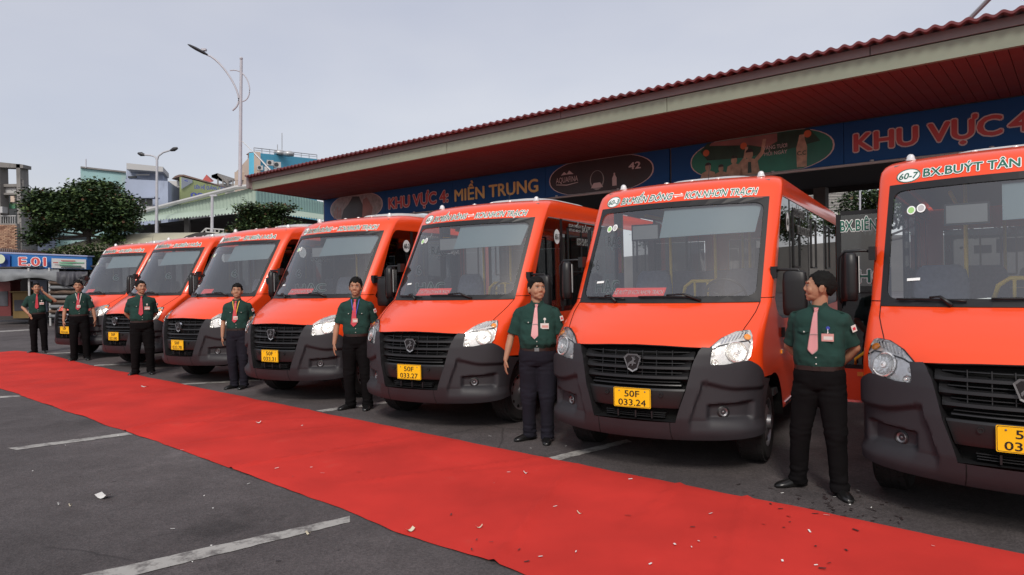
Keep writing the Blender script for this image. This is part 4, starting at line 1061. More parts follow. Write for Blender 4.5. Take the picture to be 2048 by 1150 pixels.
stxt(s1, 'AQUAFINA', 9.95, 4.02, .66, .14, [m_spink], bold=.0, lift=(.01, .012))
sflat(s1, [(9.95, 3.98), (9.62, 3.94), (9.29, 3.98), (9.29, 3.995), (9.62, 3.96), (9.95, 3.995)], 'logo_swoosh', m_spink, .012)
sflat(s1, [(9.8, 4.20), (9.7, 4.28), (9.62, 4.22), (9.55, 4.30), (9.42, 4.20), (9.62, 4.21)], 'logo_peaks', m_spink, .012)
for (tc, zc, rr_) in ((8.75, 3.98, .20),):
    n = 24; sflat(s1, [(tc + rr_ * math.cos(k * math.pi / 12), zc + rr_ * 1.15 * math.sin(k * math.pi / 12)) for k in range(n)], 'water_drop', m_greyprint, .010)
    sflat(s1, [(tc + rr_ * .86 * math.cos(k * math.pi / 12), zc + .02 + rr_ * math.sin(k * math.pi / 12)) for k in range(n)], 'water_drop', m_picdark, .012)
sflat(s1, [(8.92, 3.80), (8.58, 3.80), (8.66, 3.92), (8.84, 3.92)], 'water_splash', m_spink, .013)
sflat(s1, [(8.33, 3.80), (8.21, 3.80), (8.21, 3.98), (8.25, 4.05), (8.25, 4.10), (8.29, 4.10), (8.29, 4.05), (8.33, 3.98)], 'small_bottle', m_spink, .011)
stxt(s1, '42', 7.88, 4.13, .30, .16, [m_spink], bold=.03, lift=(.01, .012))
s2 = sboard(6.84, -5, 'blue signboard with green drinks picture and KHU VỰC 4 cut off at right')
for a, c in ((6.83, 3.35), (3.34, -.2), (-.21, -3), (-3.01, -5)):
    b = MB(); rbox(b, c, a, SNP, SNP + .05, 3.68, 4.47); spart(s2, b, 'sign_panel', m_signblue)
o3 = oval(6.38, 3.50); sflat(s2, o3, 'picture_rim', m_spink, .004); o3s = shrink(o3, .02); sflat(s2, o3s, 'picture', m_picgreen, .008)
sflat(s2, [(6.0, 4.10), (5.2, 4.06), (4.3, 4.12), (3.75, 4.2), (3.95, 4.46), (6.0, 4.46), (6.15, 4.3)], 'picture_hills', m_picgreen2, .009)
sflat(s2, [(5.95, 4.40), (5.1, 4.30), (4.75, 4.20), (4.55, 4.30), (4.55, 4.46), (5.9, 4.46)], 'picture_sky', m_pinkprint, .010)
# four people in the drinks picture, raised arms
def fig(tc, zc, k, m=m_skinprint, arm=True):
    sflat(s2, [(tc + .26 * k, 3.71), (tc - .26 * k, 3.71), (tc - .2 * k, zc), (tc - .06 * k, zc + .06 * k), (tc + .06 * k, zc + .06 * k), (tc + .2 * k, zc)], 'picture_shirt', m, .012)
    sflat(s2, [(tc + .09 * k * math.cos(a), zc + .16 * k + .12 * k * math.sin(a)) for a in [i * math.pi / 7 for i in range(14)]], 'picture_face', m_skinprint, .013)
    sflat(s2, [(tc + .10 * k * math.cos(a), zc + .22 * k + .09 * k * math.sin(a)) for a in [i * math.pi / 8 for i in range(9)]], 'picture_hair', m_picdark, .014)
    if arm: sflat(s2, [(tc - .2 * k, zc - .02), (tc - .36 * k, zc + .14 * k), (tc - .42 * k, zc + .5 * k), (tc - .34 * k, zc + .5 * k), (tc - .28 * k, zc + .2 * k), (tc - .12 * k, zc + .02)], 'picture_arm', m_skinprint, .0125)
fig(5.98, 3.84, .7, arm=False); fig(5.70, 3.80, .6, arm=False); fig(5.42, 3.92, .7); fig(5.10, 3.98, .8)
sflat(s2, [(5.13, 3.96), (5.07, 3.96), (5.06, 3.74), (5.14, 3.74)], 'picture_tie', m_picgreen2, .015)
for tc, zc in ((6.02, 4.26), (5.22, 4.30), (3.98, 4.36)): sflat(s2, [(tc + .07 * math.cos(a), zc + .07 * math.sin(a)) for a in [i * math.pi / 7 for i in range(14)]], 'picture_bubble', m_orangeprint, .011)
sflat(s2, [(4.18, 3.74), (4.00, 3.74), (3.99, 4.12), (4.03, 4.26), (4.04, 4.36), (4.13, 4.36), (4.15, 4.26), (4.19, 4.12)], 'drinks_bottle', m_skinprint, .011)
stxt(s2, 'C.C', 4.17, 3.97, .16, .08, [m_picgreen2], bold=.03, lift=(.01, .012))
stxt(s2, 'C1', 5.52, 4.08, .13, .10, [m_picgreen2], bold=.04, lift=(.012, .016))
stxt(s2, 'VÀNG TƯƠI', 4.82, 4.16, .46, .075, [m_spink], bold=.01, lift=(.01, .012)); stxt(s2, 'MỖI NGÀY', 4.80, 4.04, .44, .075, [m_spink], bold=.01, lift=(.01, .012))
stxt(s2, 'KHU VỰC', 3.16, 3.91, 2.18, .33, [m_sred, m_spink], bold=.035, outline=.035, lift=(.012, .016))
stxt(s2, '4:', .87, 3.91, .40, .33, [m_sred, m_spink], bold=.035, outline=.035, lift=(.012, .016))
b = MB(); b.tube([W(1930, 47, 10.4), W(1990, -14, 9.9)], .035, 8); tag(b.build('roof_strut', m_steel), 'bare steel strut slanting up from the roof at the right edge', 'strut')

# ------------------------------------------------------------------ street lamps
m_pole = mat('grey_painted_pole', (.45, .45, .49), .5, var=.06); m_lamphead = mat('dark_lamp_head', (.03, .03, .035), .45)
def roof_lamp():
    base = W(480, 362, 20.6); Y = base.y
    t = empty('street_lamp', base); tag(t, 'tall curved-arm street lamp standing on the left end of the canopy roof', 'street lamp'); inv = Matrix.Translation(-t.location)
    def prt(b, nm, m): o = b.build(nm, m, t, smooth=True, angle=60); o.matrix_parent_inverse = inv; return o
    b = MB(); b.tube([W(480, 372, Y), W(481, 260, Y), W(482.5, 120, Y)], [.058, .05, .042], 12); prt(b, 'pole', m_pole)
    b = MB(); b.ellipsoid(W(482.5, 117, Y), (.05, .05, .05)); prt(b, 'pole_finial', m_pole)
    def bez(P, n=16): 
        out = []
        for i in range(n + 1):
            f = i / n; q = [Vector(p) for p in P]
            while len(q) > 1: q = [q[k].lerp(q[k + 1], f) for k in range(len(q) - 1)]
            out.append(q[0])
        return out
    b = MB(); b.tube(bez([W(413, 109, Y), W(446, 118, Y), W(486, 190, Y), W(486, 205, Y), W(465, 221, Y)]), .028, 8); prt(b, 'curved_arm', m_pole)
    b = MB(); b.tube(bez([W(460, 141, Y), W(500, 132, Y), W(512, 200, Y), W(484, 203, Y)]), .018, 8); prt(b, 'arm_loop', m_pole)
    b = MB(); A, B_ = W(376, 89, Y), W(416, 110, Y); d = (B_ - A); b.loft([[A + d * f + Vector((0, .13 * w_ * math.cos(a), 0)) + Vector((.25, 0, .45)).normalized() * .05 * w_ * math.sin(a) for a in [k * math.pi / 6 for k in range(12)]] for f, w_ in ((0, .25), (.12, .7), (.4, 1), (.75, .95), (.92, .6), (1, .4))]); prt(b, 'lamp_head', m_lamphead)
    b = MB(); b.box(W(408, 103, Y) + Vector((0, 0, .05)), (.14, .1, .06)); prt(b, 'lamp_driver', m_pole)
    b = MB(); b.tube([W(484, 282, Y), W(509, 306, Y)], .012, 6); b.tube([W(509, 306, Y), W(547, 347, Y - .2)], .03, 6); prt(b, 'stay_rod', m_steel)
roof_lamp()
def fork_lamp():
    Y = 40; base = W(312, 600, Y); base.z = 0; t = empty('street_lamp', base); tag(t, 'slim two-armed street lamp in front of the blue-grey building', 'street lamp'); inv = Matrix.Translation(-t.location)
    def prt(b, nm, m): o = b.build(nm, m, t, smooth=True, angle=60); o.matrix_parent_inverse = inv
    top = W(314, 322, Y); b = MB(); b.tube([base, top], [.11, .07], 10); prt(b, 'pole', m_pole)
    b = MB(); b.tube([top, W(311, 314, Y), W(303, 311, Y), W(288, 309.5, Y)], .05, 7); b.tube([top, W(317, 312, Y), W(326, 305, Y), W(342, 300, Y)], .05, 7); prt(b, 'fork_arm', m_pole)
    for a, c in (((276, 306.5), (289, 310)), ((341, 301), (355, 296))):
        b = MB(); b.tube([W(*a, Y), W((a[0] + c[0]) / 2, (a[1] + c[1]) / 2, Y), W(*c, Y)], [.06, .13, .07], 8); prt(b, 'lamp_head', m_lamphead)
fork_lamp()
b = MB(); b.tube([W(423, 600, 34), W(424.5, 391, 34)], [.09, .07], 8); b.box(W(427, 391, 34), (.35, .1, .08)); tag(b.build('service_post', m_pole), 'plain white post with a short cap arm in front of the green hall', 'post')
b = MB(); b.tube([RN(12.2, 19, 5.6), RN(12.2, 19, 6.75)], .03, 6); b.ellipsoid(RN(12.2, 19, 6.78), (.05, .05, .05)); b.tube([RN(12.2 + .35 * math.cos(a), 19, 6.15 - .25 + .35 * math.sin(a)) for a in [math.pi * k / 8 for k in range(9)]], .02, 6)
tag(b.build('lamp_top', m_pole, smooth=True), 'tip of a lamp post showing above the canopy roof', 'street lamp')
# ================================================================== BACKGROUND
def face(b, px0, px1, ytl, ytr, ybl, ybr, Y0, Y1, thick=.3):
    """wall panel seen between two vertical edges"""
    a, c, d, e = W(px0, ybl, Y0), W(px1, ybr, Y1), W(px1, ytr, Y1), W(px0, ytl, Y0)
    n = (c - a).cross(Vector((0, 0, 1))).normalized() * -thick
    if n.y < 0: n = -n
    return b.prism([a, c, d, e], n)
def block(label, cat, m, px0, px1, ytl, ytr, ybl, ybr, Y0, Y1, name='building', thick=6):
    t = empty(name, (W((px0 + px1) / 2, 575, (Y0 + Y1) / 2).x, (Y0 + Y1) / 2, 0)); tag(t, label, cat)
    b = MB(); face(b, px0, px1, ytl, ytr, ybl, ybr, Y0, Y1, thick); bp(t, b, 'wall', m); return t
def bp(t, b, name, m, **k): o = b.build(name, m, t, **k); o.matrix_parent_inverse = Matrix.Translation(-t.location); return o
def on(t, px0, px1, y0, y1, Y, name, m, d=.12, out=.05, sub=None):
    b = MB(); a, c = W(px0, y1, Y - out), W(px1, y0, Y - out); b.box(((a.x + c.x) / 2, Y - out + d / 2, (a.z + c.z) / 2), (abs(c.x - a.x), d, abs(c.z - a.z)))
    return bp(t, b, name, m)
m_teal = mat('teal_render', (.30, .48, .48), .8, var=.18, vscale=.35, dirt=((.42, .48, .46), .6, .52), stretch=(1, 1, .25))
m_bgrey = mat('blue_grey_render', (.34, .39, .50), .8, var=.10, vscale=.3, dirt=((.18, .20, .26), .5, .58), stretch=(1, 1, .3))
m_white = mat('white_render', (.55, .54, .52), .8, var=.08, vscale=.5); m_cyan = mat('cyan_render', (.10, .42, .60), .75, var=.12, vscale=.3, dirt=((.25, .50, .60), .5, .60))
m_peach = mat('peach_render', (.55, .44, .36), .8, var=.1, vscale=.5); m_conc = mat('weathered_concrete', (.22, .21, .20), .9, var=.22, vscale=.8, dirt=((.10, .095, .09), 1.2, .55), stretch=(1, 1, .3))
m_glassd = mat('dark_window', (.03, .035, .04), .15); m_frame = mat('window_frame_white', (.45, .45, .45), .6); m_brown = mat('brown_roof', (.18, .12, .10), .8)
m_hallg = mat('green_sheet', (.33, .41, .345), .55, var=.08, vscale=.5, dirt=((.28, .32, .28), 1, .6)); m_hallg2 = mat('green_sheet_side', (.27, .42, .38), .55, var=.08, vscale=.5)
m_beige = mat('beige_roof_sheet', (.38, .36, .27), .75, var=.12, vscale=.6, dirt=((.25, .24, .19), .8, .58)); m_brick = mat('brick', (.36, .21, .14), .9, var=.3, vscale=3); m_redroof = mat('red_tile', (.35, .07, .06), .8)
m_mint = mat('mint_panel', (.12, .34, .20), .7)

# teal block
t = block('teal slab building with streaked wall behind the large tree', 'building', m_teal, 161, 252, 334, 344, 600, 600, 70, 72)
b = MB(); b.tube([W(172, 336, 70), W(172, 318, 70)], .05, 5); bp(t, b, 'aerial', m_pole)
b = MB(); face(b, 161, 252, 332.5, 342.5, 335.5, 345.5, 69.8, 71.8, .6); bp(t, b, 'parapet_cap', m_conc)
t = block('low turquoise wall seen below the large tree crown', 'building', m_teal, 112, 236, 448, 448, 600, 600, 50, 50, thick=3)
on(t, 117, 178, 470, 480, 50, 'opening', m_glassd); 
# blue-grey building
t = block('blue-grey rendered building behind the forked street lamp', 'building', m_bgrey, 250, 336, 358, 362, 600, 600, 60, 61)
b = MB(); face(b, 253, 326, 334, 345, 358, 362, 61, 62, 3); bp(t, b, 'upper_wall', m_bgrey)
b = MB(); face(b, 253, 326, 326, 333.5, 338, 343.5, 59.6, 60.6, 4); bp(t, b, 'roof_slab', m_frame)
on(t, 256, 272, 352, 356, 61, 'opening', m_glassd, out=.1); on(t, 272, 298, 348, 351, 61, 'pale_strip', m_frame, out=.1)
for a, c in ((277, 290), (292, 304)):
    wn = on(t, a, c, 397, 413, 60, 'window', m_frame, out=.15); on(t, a + 1.2, c - 1.2, 398.5, 411.5, 60, 'window_pane', m_glassd, out=.2)
on(t, 273, 308, 393, 396, 60, 'window_hood', m_bgrey, d=1.0, out=.9); on(t, 272, 307, 413, 416, 60, 'window_sill', m_frame, out=.4)
for a, c in ((275, 289), (293, 304)): on(t, a, c, 455, 467, 60, 'window', m_glassd, out=.15)
on(t, 270, 310, 451, 453.5, 60, 'window_hood', m_bgrey, d=1., out=.9)
# white house with curved roof and billboard
t = block('small white house with curved brown roof beside the billboard', 'house', m_white, 336, 364, 362, 362, 600, 600, 66, 66)
b = MB(); pts = [W(343, 358, 65), W(350, 352, 65), W(358, 349, 65), W(368, 349, 65), W(410, 361, 65), W(412, 364, 65), W(366, 352, 65), W(352, 355, 65)]; b.prism(pts, (0, 5, 0)); bp(t, b, 'curved_roof', m_brown)
for a, c in ((338, 345), (351, 356)): on(t, a, c, 376, 388, 66, 'window', m_glassd, out=.1)
on(t, 336, 362, 372, 374.5, 66, 'string_course', m_frame, out=.3)
bbm = mat('billboard_lime', (.36, .42, .20), .6, var=.15, vscale=.15); bbl = mat('billboard_lavender', (.36, .40, .46), .6)
t = empty('billboard', (W(405, 575, 63).x, 63, 0)); tag(t, 'lime and lavender billboard reading LIÊN HỆ QUẢNG CÁO above the green hall', 'billboard')
b = MB(); face(b, 363, 450, 354, 376, 420, 420, 63, 67, .3); bp(t, b, 'board', bbm)
b = MB(); face(b, 363.4, 385, 354.6, 359.7, 378, 365, 62.9, 63.9, .05); bp(t, b, 'board_corner', bbl)
m_navy = mat('navy_print', (.04, .06, .30), .5)
def bbt(txt, px, py, w_, h_, nm='billboard_lettering'):
    def f(x, y, l): k = (x / w_); q = W(px + (450 - px) * 0 + 0, py, 62.8); d = Vector((.93, .26, -.045)); return q + d * x + Vector((0, 0, y)) + Vector((0, -l, 0))
    r = put_text(nm, txt, f, w_, h_, [m_navy], t, bold=.035); r[0].matrix_parent_inverse = Matrix.Translation(-t.location)
bbt('LIÊN HỆ QUẢNG CÁO', 389, 377, 2.7, .32); bbt('09', 382, 396, 1.1, .55)
bbt('<', 369, 364, .3, .3, 'logo_mark')
t = empty('red_pyramid_roof', (W(413, 575, 72).x, 72, 0)); tag(t, 'small red pyramid roof behind the billboard', 'roof')
b = MB(); ap = W(413, 349, 72); bb_ = [W(402, 364, 71), W(424, 364, 71), W(428, 362, 74), W(405, 362, 74)]; b.add(bb_ + [ap], [(0, 1, 4), (1, 2, 4), (2, 3, 4), (3, 0, 4), (0, 3, 2, 1)]); bp(t, b, 'tiles', m_redroof)
t = empty('roof_terrace_frame', (W(440, 575, 70).x, 70, 0)); tag(t, 'grey steel terrace frame between the red pyramid roof and peach building', 'frame')
b = MB()
b = MB(); b.prism([W(423, 355, 70), W(435, 351, 70), W(470, 362, 72), W(455, 368, 70)], (0, 0, .25)); bp(t, b, 'awning', m_conc)
for x in (436, 446, 456, 466):
    b = MB(); b.tube([W(x, 358, 70), W(x, 372, 70)], .08, 5); bp(t, b, 'post', m_conc)
b = MB(); face(b, 430, 472, 367, 367, 600, 600, 71, 71, 3); bp(t, b, 'wall', m_white)
# peach and cyan building
t = empty('building', (W(560, 575, 56).x, 56, 0)); tag(t, 'tall building with sky-blue side wall and peach front above the canopy end', 'building')
b = MB(); face(b, 508, 634, 305, 318, 600, 600, 54, 62, .5); bp(t, b, 'blue_wall', m_cyan)
b = MB(); face(b, 470, 508, 346, 303, 600, 600, 60, 54, .5); bp(t, b, 'peach_wall', m_peach)
b = MB(); face(b, 469, 483, 344, 344, 360, 360, 58, 57, 2); bp(t, b, 'terrace', m_peach)
b = MB(); b.prism([W(492, 309, 57), W(499, 304, 57), W(507, 304, 57), W(507, 307, 57)], (0, 2, 0)); b.prism([W(496, 308, 57), W(498, 308, 57), W(496, 330, 57), W(494, 330, 57)], (0, 1, 0)); bp(t, b, 'roof_eave', m_brown)
b = MB()
for k in range(9):
    f = k / 8; p0 = W(508 + 126 * f, 305 + 13 * f, 54 + 8 * f); b.tube([p0, p0 + Vector((0, 0, .38))], .03, 4)
bp(t, b, 'railing_posts', m_steel)['kind'] = 'stuff'
b = MB(); q0, q1 = W(508, 305, 54), W(634, 318, 62); b.tube([q0 + Vector((0, 0, .38)), q1 + Vector((0, 0, .38))], .035, 4); b.tube([q0 + Vector((0, 0, .2)), q1 + Vector((0, 0, .2))], .02, 4); bp(t, b, 'hand_rail', m_steel)
for x, h0 in ((564, 266), (555, 289)):
    b = MB(); b.tube([W(x, 308, 57), W(x, h0, 57)], .035, 4); bp(t, b, 'aerial', m_steel)
for x, y in ((559, 304), (577, 306)):
    b = MB(); b.ellipsoid(W(x, y + 1, 57), (.5, .3, .22)); b.lathe([(.45, -.2), (.45, .1)], W(x, y + 1, 57), 'Z', 12); bp(t, b, 'water_tank', m_steel, smooth=True)
def ac(px, py, Y, k=1.):
    c = W(px, py, Y); a = empty('air_conditioner', c); tag(a, {540: 'air conditioner unit at middle left on the sky-blue wall', 554: 'rightmost air conditioner unit on the sky-blue wall', 520: 'lowest whole air conditioner unit, at left on the sky-blue wall', 555: 'air conditioner top just showing over the canopy roof'}[px], 'air conditioner', 'air conditioners on the sky-blue wall')
    b = MB(); b.box((0, 0, 0), (.52 * k, .3, .42 * k), rz=.45); b.build('casing', m_frame, a)
    b = MB(); m_ = Matrix.Rotation(.45, 4, 'Z'); pts = [m_ @ Vector((-.05 + .15 * k * math.cos(q), -.16, .16 * k * math.sin(q))) for q in [i * math.pi / 8 for i in range(16)]]; b.add(pts, [tuple(range(16))]); b.build('fan_grille', m_glassd, a)
ac(540, 326, 54.5); ac(554, 330, 55, 1.1); ac(520, 336, 53.8, .85); ac(555, 343, 54.6, 1.)
b = MB(); b.box(W(533, 341, 53.5), (.25, .2, .6)); bp(t, b, 'duct_box', m_frame)

# green sheet-clad hall
t = empty('market_hall', (W(470, 575, 42).x, 42, 0)); tag(t, 'open hall clad in pale green corrugated sheet left of the canopy', 'hall')
def corr(b, p0, p1, zt0, zt1, zb0, zb1, wl=.33, amp=.035):
    p0, p1 = Vector((p0.x, p0.y, 0)), Vector((p1.x, p1.y, 0)); L_ = (p1 - p0).length; n = int(L_ / wl) ; d = (p1 - p0) / L_; nr = Vector((d.y, -d.x, 0)); 
    if nr.y > 0: nr = -nr
    vs = []; k = 0
    for i in range(n * 4 + 1):
        s = i / (n * 4); q = p0 + d * L_ * s + nr * (amp * (1 if i % 4 in (1, 2) else 0))
        vs += [q + Vector((0, 0, zb0 + (zb1 - zb0) * s)), q + Vector((0, 0, zt0 + (zt1 - zt0) * s))]; k += 1
    b.add(vs, [(2 * i, 2 * i + 2, 2 * i + 3, 2 * i + 1) for i in range(k - 1)])
C0 = W(512, 433, 38); Lf = W(232, 450, 46); Rt = W(665, 445, 47)
zc = W(512, 374, 38).z
b = MB(); corr(b, Lf, C0, W(232, 440, 46).z, zc, W(232, 443, 46).z, W(512, 418, 38).z); bp(t, b, 'gable_sheet', m_hallg)
b = MB(); corr(b, C0, Rt, zc, zc, W(512, 424, 38).z, W(665, 430, 47).z); bp(t, b, 'side_sheet', m_hallg2)
b = MB(); b.tube([Vector((Lf.x, Lf.y - .1, W(232, 437, 46).z)), Vector((C0.x - 1.2, C0.y + .4, zc + .05)), Vector((C0.x, C0.y - .1, zc + .05))], .13, 6); bp(t, b, 'verge_flashing', m_frame)
def awn(p0, p1, z0, z1, nm):
    """scalloped lean-to awning under the wall sheets"""
    b = MB(); a, c = Vector((p0.x, p0.y, 0)), Vector((p1.x, p1.y, 0)); L_ = (c - a).length; d = (c - a) / L_; nr = Vector((d.y, -d.x, 0)); nr = -nr if nr.y > 0 else nr; n = int(L_ / .3); vs = []
    for i in range(n * 6 + 1):
        s = i / (n * 6); q = a + d * L_ * s; h = .05 * math.cos(2 * math.pi * i / 6); z = z0 + (z1 - z0) * s
        vs += [q + Vector((0, 0, z + .45)), q + nr * .9 + Vector((0, 0, z + h + .12)), q + nr * 1.1 + Vector((0, 0, z + h - .08))]
    b.add(vs, [(3 * i + k, 3 * i + 3 + k, 3 * i + 4 + k, 3 * i + 1 + k) for i in range(n * 6) for k in (0, 1)]); bp(t, b, nm, m_hallg, smooth=True)
awn(Lf, C0, W(232, 450, 46).z, W(512, 426, 38).z, 'front_awning'); awn(C0, Rt, W(512, 426, 38).z, W(665, 444, 47).z, 'side_awning')
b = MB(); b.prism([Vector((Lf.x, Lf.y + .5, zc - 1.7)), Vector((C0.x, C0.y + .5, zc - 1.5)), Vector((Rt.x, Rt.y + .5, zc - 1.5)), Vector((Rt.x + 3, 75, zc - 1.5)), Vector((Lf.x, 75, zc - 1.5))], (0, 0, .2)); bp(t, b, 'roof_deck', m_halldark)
for x, Y in ((317, 44), (376, 42), (512, 38.6), (348, 52), (440, 52), (600, 44)):
    b = MB(); p = W(x, 500, Y); b.box((p.x, p.y, 2.9), (.28, .28, 5.8)); bp(t, b, 'hall_column', m_hall)
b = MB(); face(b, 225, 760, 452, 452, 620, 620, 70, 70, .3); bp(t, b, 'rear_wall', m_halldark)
# barrel roof in front of the hall
t = empty('barrel_roof_shed', (W(290, 575, 33).x, 33, 0)); tag(t, 'long shed with faded beige barrel roof behind the far buses', 'shed')
b = MB(); rings = []
for f in [i / 20 for i in range(21)]:
    px = 92 + (470 - 92) * f; top = 500 - 34 * math.sin(math.pi * min(1, f * 1.9) / 2) - 3 * f
    p = W(px, top, 33); rings.append([Vector((p.x, 31.6, p.z - .9)), Vector((p.x, 32.0, p.z - .4)), Vector((p.x, 32.6, p.z - .1)), Vector((p.x, 33.5, p.z)), Vector((p.x, 36, p.z - .3)), Vector((p.x, 36, p.z - 1))])
b.loft(rings, closed=False, cap=False); bp(t, b, 'barrel_roof', m_beige, smooth=True)
b = MB(); face(b, 92, 470, 506, 488, 620, 620, 33.5, 33.5, .2); bp(t, b, 'shed_wall', m_conc)
b = MB(); pts = [W(360, 481, 31), W(372, 472, 31), W(390, 466, 31), W(405, 464.5, 31), W(422, 465.5, 31), W(440, 471, 31), W(452, 480, 31)]; b.prism(pts, (0, .4, 0)); bp(t, b, 'arched_opening', m_halldark)
b = MB()
for a, c in (((402, 466), (412, 457)), ((412, 457), (456, 460)), ((412, 464), (456, 467))): b.tube([W(*a, 34), W(*c, 34)], .035, 5)
for x in (412, 421, 430, 438, 447, 455): b.tube([W(x, 457.5 + (x - 412) * .06, 34), W(x, 470, 34)], .03, 5)
tag(b.build('stair_railing', m_frame), 'white stair railing above the beige barrel roof', 'railing')

# left: unfinished concrete frame building with brick wall
t = empty('building', (W(20, 575, 46).x, 46, 0)); tag(t, 'unfinished concrete frame building with brick infill at the left edge', 'building')
Y = 46
for a, c, y0, y1, nm in ((32, 45, 328, 540, 'frame_column'), (-12, 4, 328, 540, 'frame_column')):
    b = MB(); p, q = W(a, y0, Y), W(c, y1, Y); b.box(((p.x + q.x) / 2, Y + .4, (p.z + q.z) / 2), (abs(q.x - p.x), .8, abs(q.z - p.z))); bp(t, b, nm, m_conc)
b = MB(); face(b, -12, 46, 323, 329, 334, 336, Y, Y, .8); bp(t, b, 'top_beam', m_conc)
b = MB(); face(b, 44, 66, 378, 386, 560, 560, Y + .8, Y + 5, .3); bp(t, b, 'side_wall', m_conc)
b = MB(); face(b, 45, 55, 414, 428, 436, 436, Y + .5, Y + 2, .1); bp(t, b, 'side_opening', m_glassd)
for y0, y1 in ((367, 372), (385, 388)): 
    b = MB(); p, q = W(-12, y0, Y), W(34, y1, Y); b.box(((p.x + q.x) / 2, Y + .6, (p.z + q.z) / 2), (abs(q.x - p.x), .6, abs(q.z - p.z))); bp(t, b, 'floor_beam', m_conc)
b = MB(); face(b, 4, 32, 370, 370, 386, 386, Y + .5, Y + .5, .15); bp(t, b, 'balcony_front', m_frame)
b = MB(); face(b, -12, 44, 388, 388, 460, 460, Y + 3.2, Y + 3.2, .2); bp(t, b, 'rear_wall', m_glassd)
b = MB(); face(b, 8, 30, 407, 407, 417, 417, Y + 1, Y + 1, .15); bp(t, b, 'mint_blind', m_mint)
b = MB(); face(b, 21, 29, 392, 392, 404, 404, Y + 2.8, Y + 2.8, .1); bp(t, b, 'small_window', m_peach)
b = MB(); b.box(W(5.5, 420, Y - .2), (.32, .5, .42)); bp(t, b, 'air_conditioner_box', m_frame)
for k in range(7):
    b = MB(); b.tube([W(2 + k * 4.6, 432, Y), W(2 + k * 4.6, 447, Y)], .025, 4); bp(t, b, 'baluster', m_frame)
b = MB(); b.tube([W(-10, 432, Y), W(32, 432, Y)], .035, 5); bp(t, b, 'hand_rail', m_frame)
b = MB(); b.tube([W(44, 358, Y), W(70, 382, Y + 5)], .03, 4); b.tube([W(44, 366, Y), W(70, 390, Y + 5)], .03, 4)
for k in range(5): b.tube([W(46 + 5 * k, 360 + 5 * k, Y + k), W(46 + 5 * k, 380 + 2 * k, Y + k)], .03, 4)
bp(t, b, 'roof_railing', m_conc)['kind'] = 'stuff'
b = MB(); face(b, -12, 33, 446, 447, 560, 560, Y - .3, Y - .3, .3); bp(t, b, 'mortar_wall', m_conc)
b = MB(); p0 = W(-12, 560, Y - .3); p1 = W(33, 447, Y - .3); z = p1.z - .12; row = 0; mbs = [MB(), MB(), MB()]
m_bricks = [m_brick, mat('brick_pale', (.42, .26, .17), .9), mat('brick_dark', (.22, .11, .07), .9)]
while z > 3.0:
    x = p0.x + (.12 if row % 2 else 0)
    while x < p1.x - .1: mbs[rnd.choice((0, 0, 1, 2))].box((x + .1, Y - .33, z), (.205, .07, .075)); x += .225
    z -= .095; row += 1
for q, mb in enumerate(mbs):
    o = bp(t, mb, 'brickwork', m_bricks[q]); o['kind'] = 'stuff'
b = MB(); face(b, 66, 112, 452, 452, 560, 560, 52, 52, .3); tag(b.build('rear_house', m_bgrey), 'pale blue house wall between the concrete frame and turquoise wall', 'house')

# brown shed roof strip above the kiosk
b = MB(); corr_v = []
for i in range(61):
    f = i / 60; a = W(-30 + 128 * f, 496 - 0 * f + 8 * abs(f - .2), 33); c = W(-30 + 120 * f, 508, 28.5); h = .03 * (1 if i % 2 else -1); corr_v += [a + Vector((0, 0, h)), c + Vector((0, 0, h))]
b.add(corr_v, [(2 * i, 2 * i + 2, 2 * i + 3, 2 * i + 1) for i in range(60)]); tag(b.build('shed_roof', m_brown), 'low brown corrugated roof strip behind the E.01 kiosk sign', 'roof')

# ------------------------------------------------------------------ kiosk E.01
m_kblue = mat('kiosk_sign_blue', (.02, .13, .38), .5, var=.05); m_knavy = mat('kiosk_sign_navy', (.015, .05, .25), .5); m_tarp = mat('grey_tarpaulin', (.17, .18, .19), .7, var=.2, vscale=2, bump=.4, bscale=5)
m_tarpd = mat('dark_tarpaulin', (.05, .05, .06), .6, var=.3, vscale=3, bump=.5, bscale=6); m_bundle = mat('brown_bundles', (.12, .08, .06), .9, var=.4, vscale=4)
YK = 28
k_ = empty('kiosk', (W(80, 575, YK).x, YK, 0)); tag(k_, 'market kiosk with blue E.01 sign and drooping grey tarpaulin', 'kiosk')
b = MB(); face(b, -40, 174, 505, 513, 533, 539, YK + .3, YK - .2, .3); bp(k_, b, 'sign_board', m_kblue)
b = MB(); face(b, -40, 20, 506.5, 509.5, 533, 536, YK + .22, YK + .07, .02); bp(k_, b, 'sign_navy_field', m_knavy)
b = MB(); face(b, -40, 175, 502, 511, 505.2, 513.2, YK + .28, YK - .25, .4); bp(k_, b, 'sign_edge', mat('lilac_edge', (.30, .33, .50), .6))
cc = W(3, 518, YK - .02); b = MB(); b.add([cc + Vector((.19 * math.cos(a), -.06, .19 * math.sin(a))) for a in [i * math.pi / 10 for i in range(20)]], [tuple(range(20))]); bp(k_, b, 'round_crest', mat('crest_pale', (.55, .6, .45), .5))
b = MB(); face(b, 103, 172, 516.5, 519, 536, 537.8, YK - .09, YK - .24, .02); bp(k_, b, 'white_notice', m_frame)
def kt(txt, px, py, w_, h_, mats, **k):
    q = W(px, py, YK - .14); r = put_text('kiosk_lettering', txt, lambda x, y, l: q + Vector((x, -l * 2 - .01 - x * .07, y - x * .03)), w_, h_, mats, k_, **k); r[0].matrix_parent_inverse = Matrix.Translation(-k_.location)
kt('E.01', 39, 531, 1.16, .36, [m_sred, m_whitetxt], bold=.03, outline=.03)
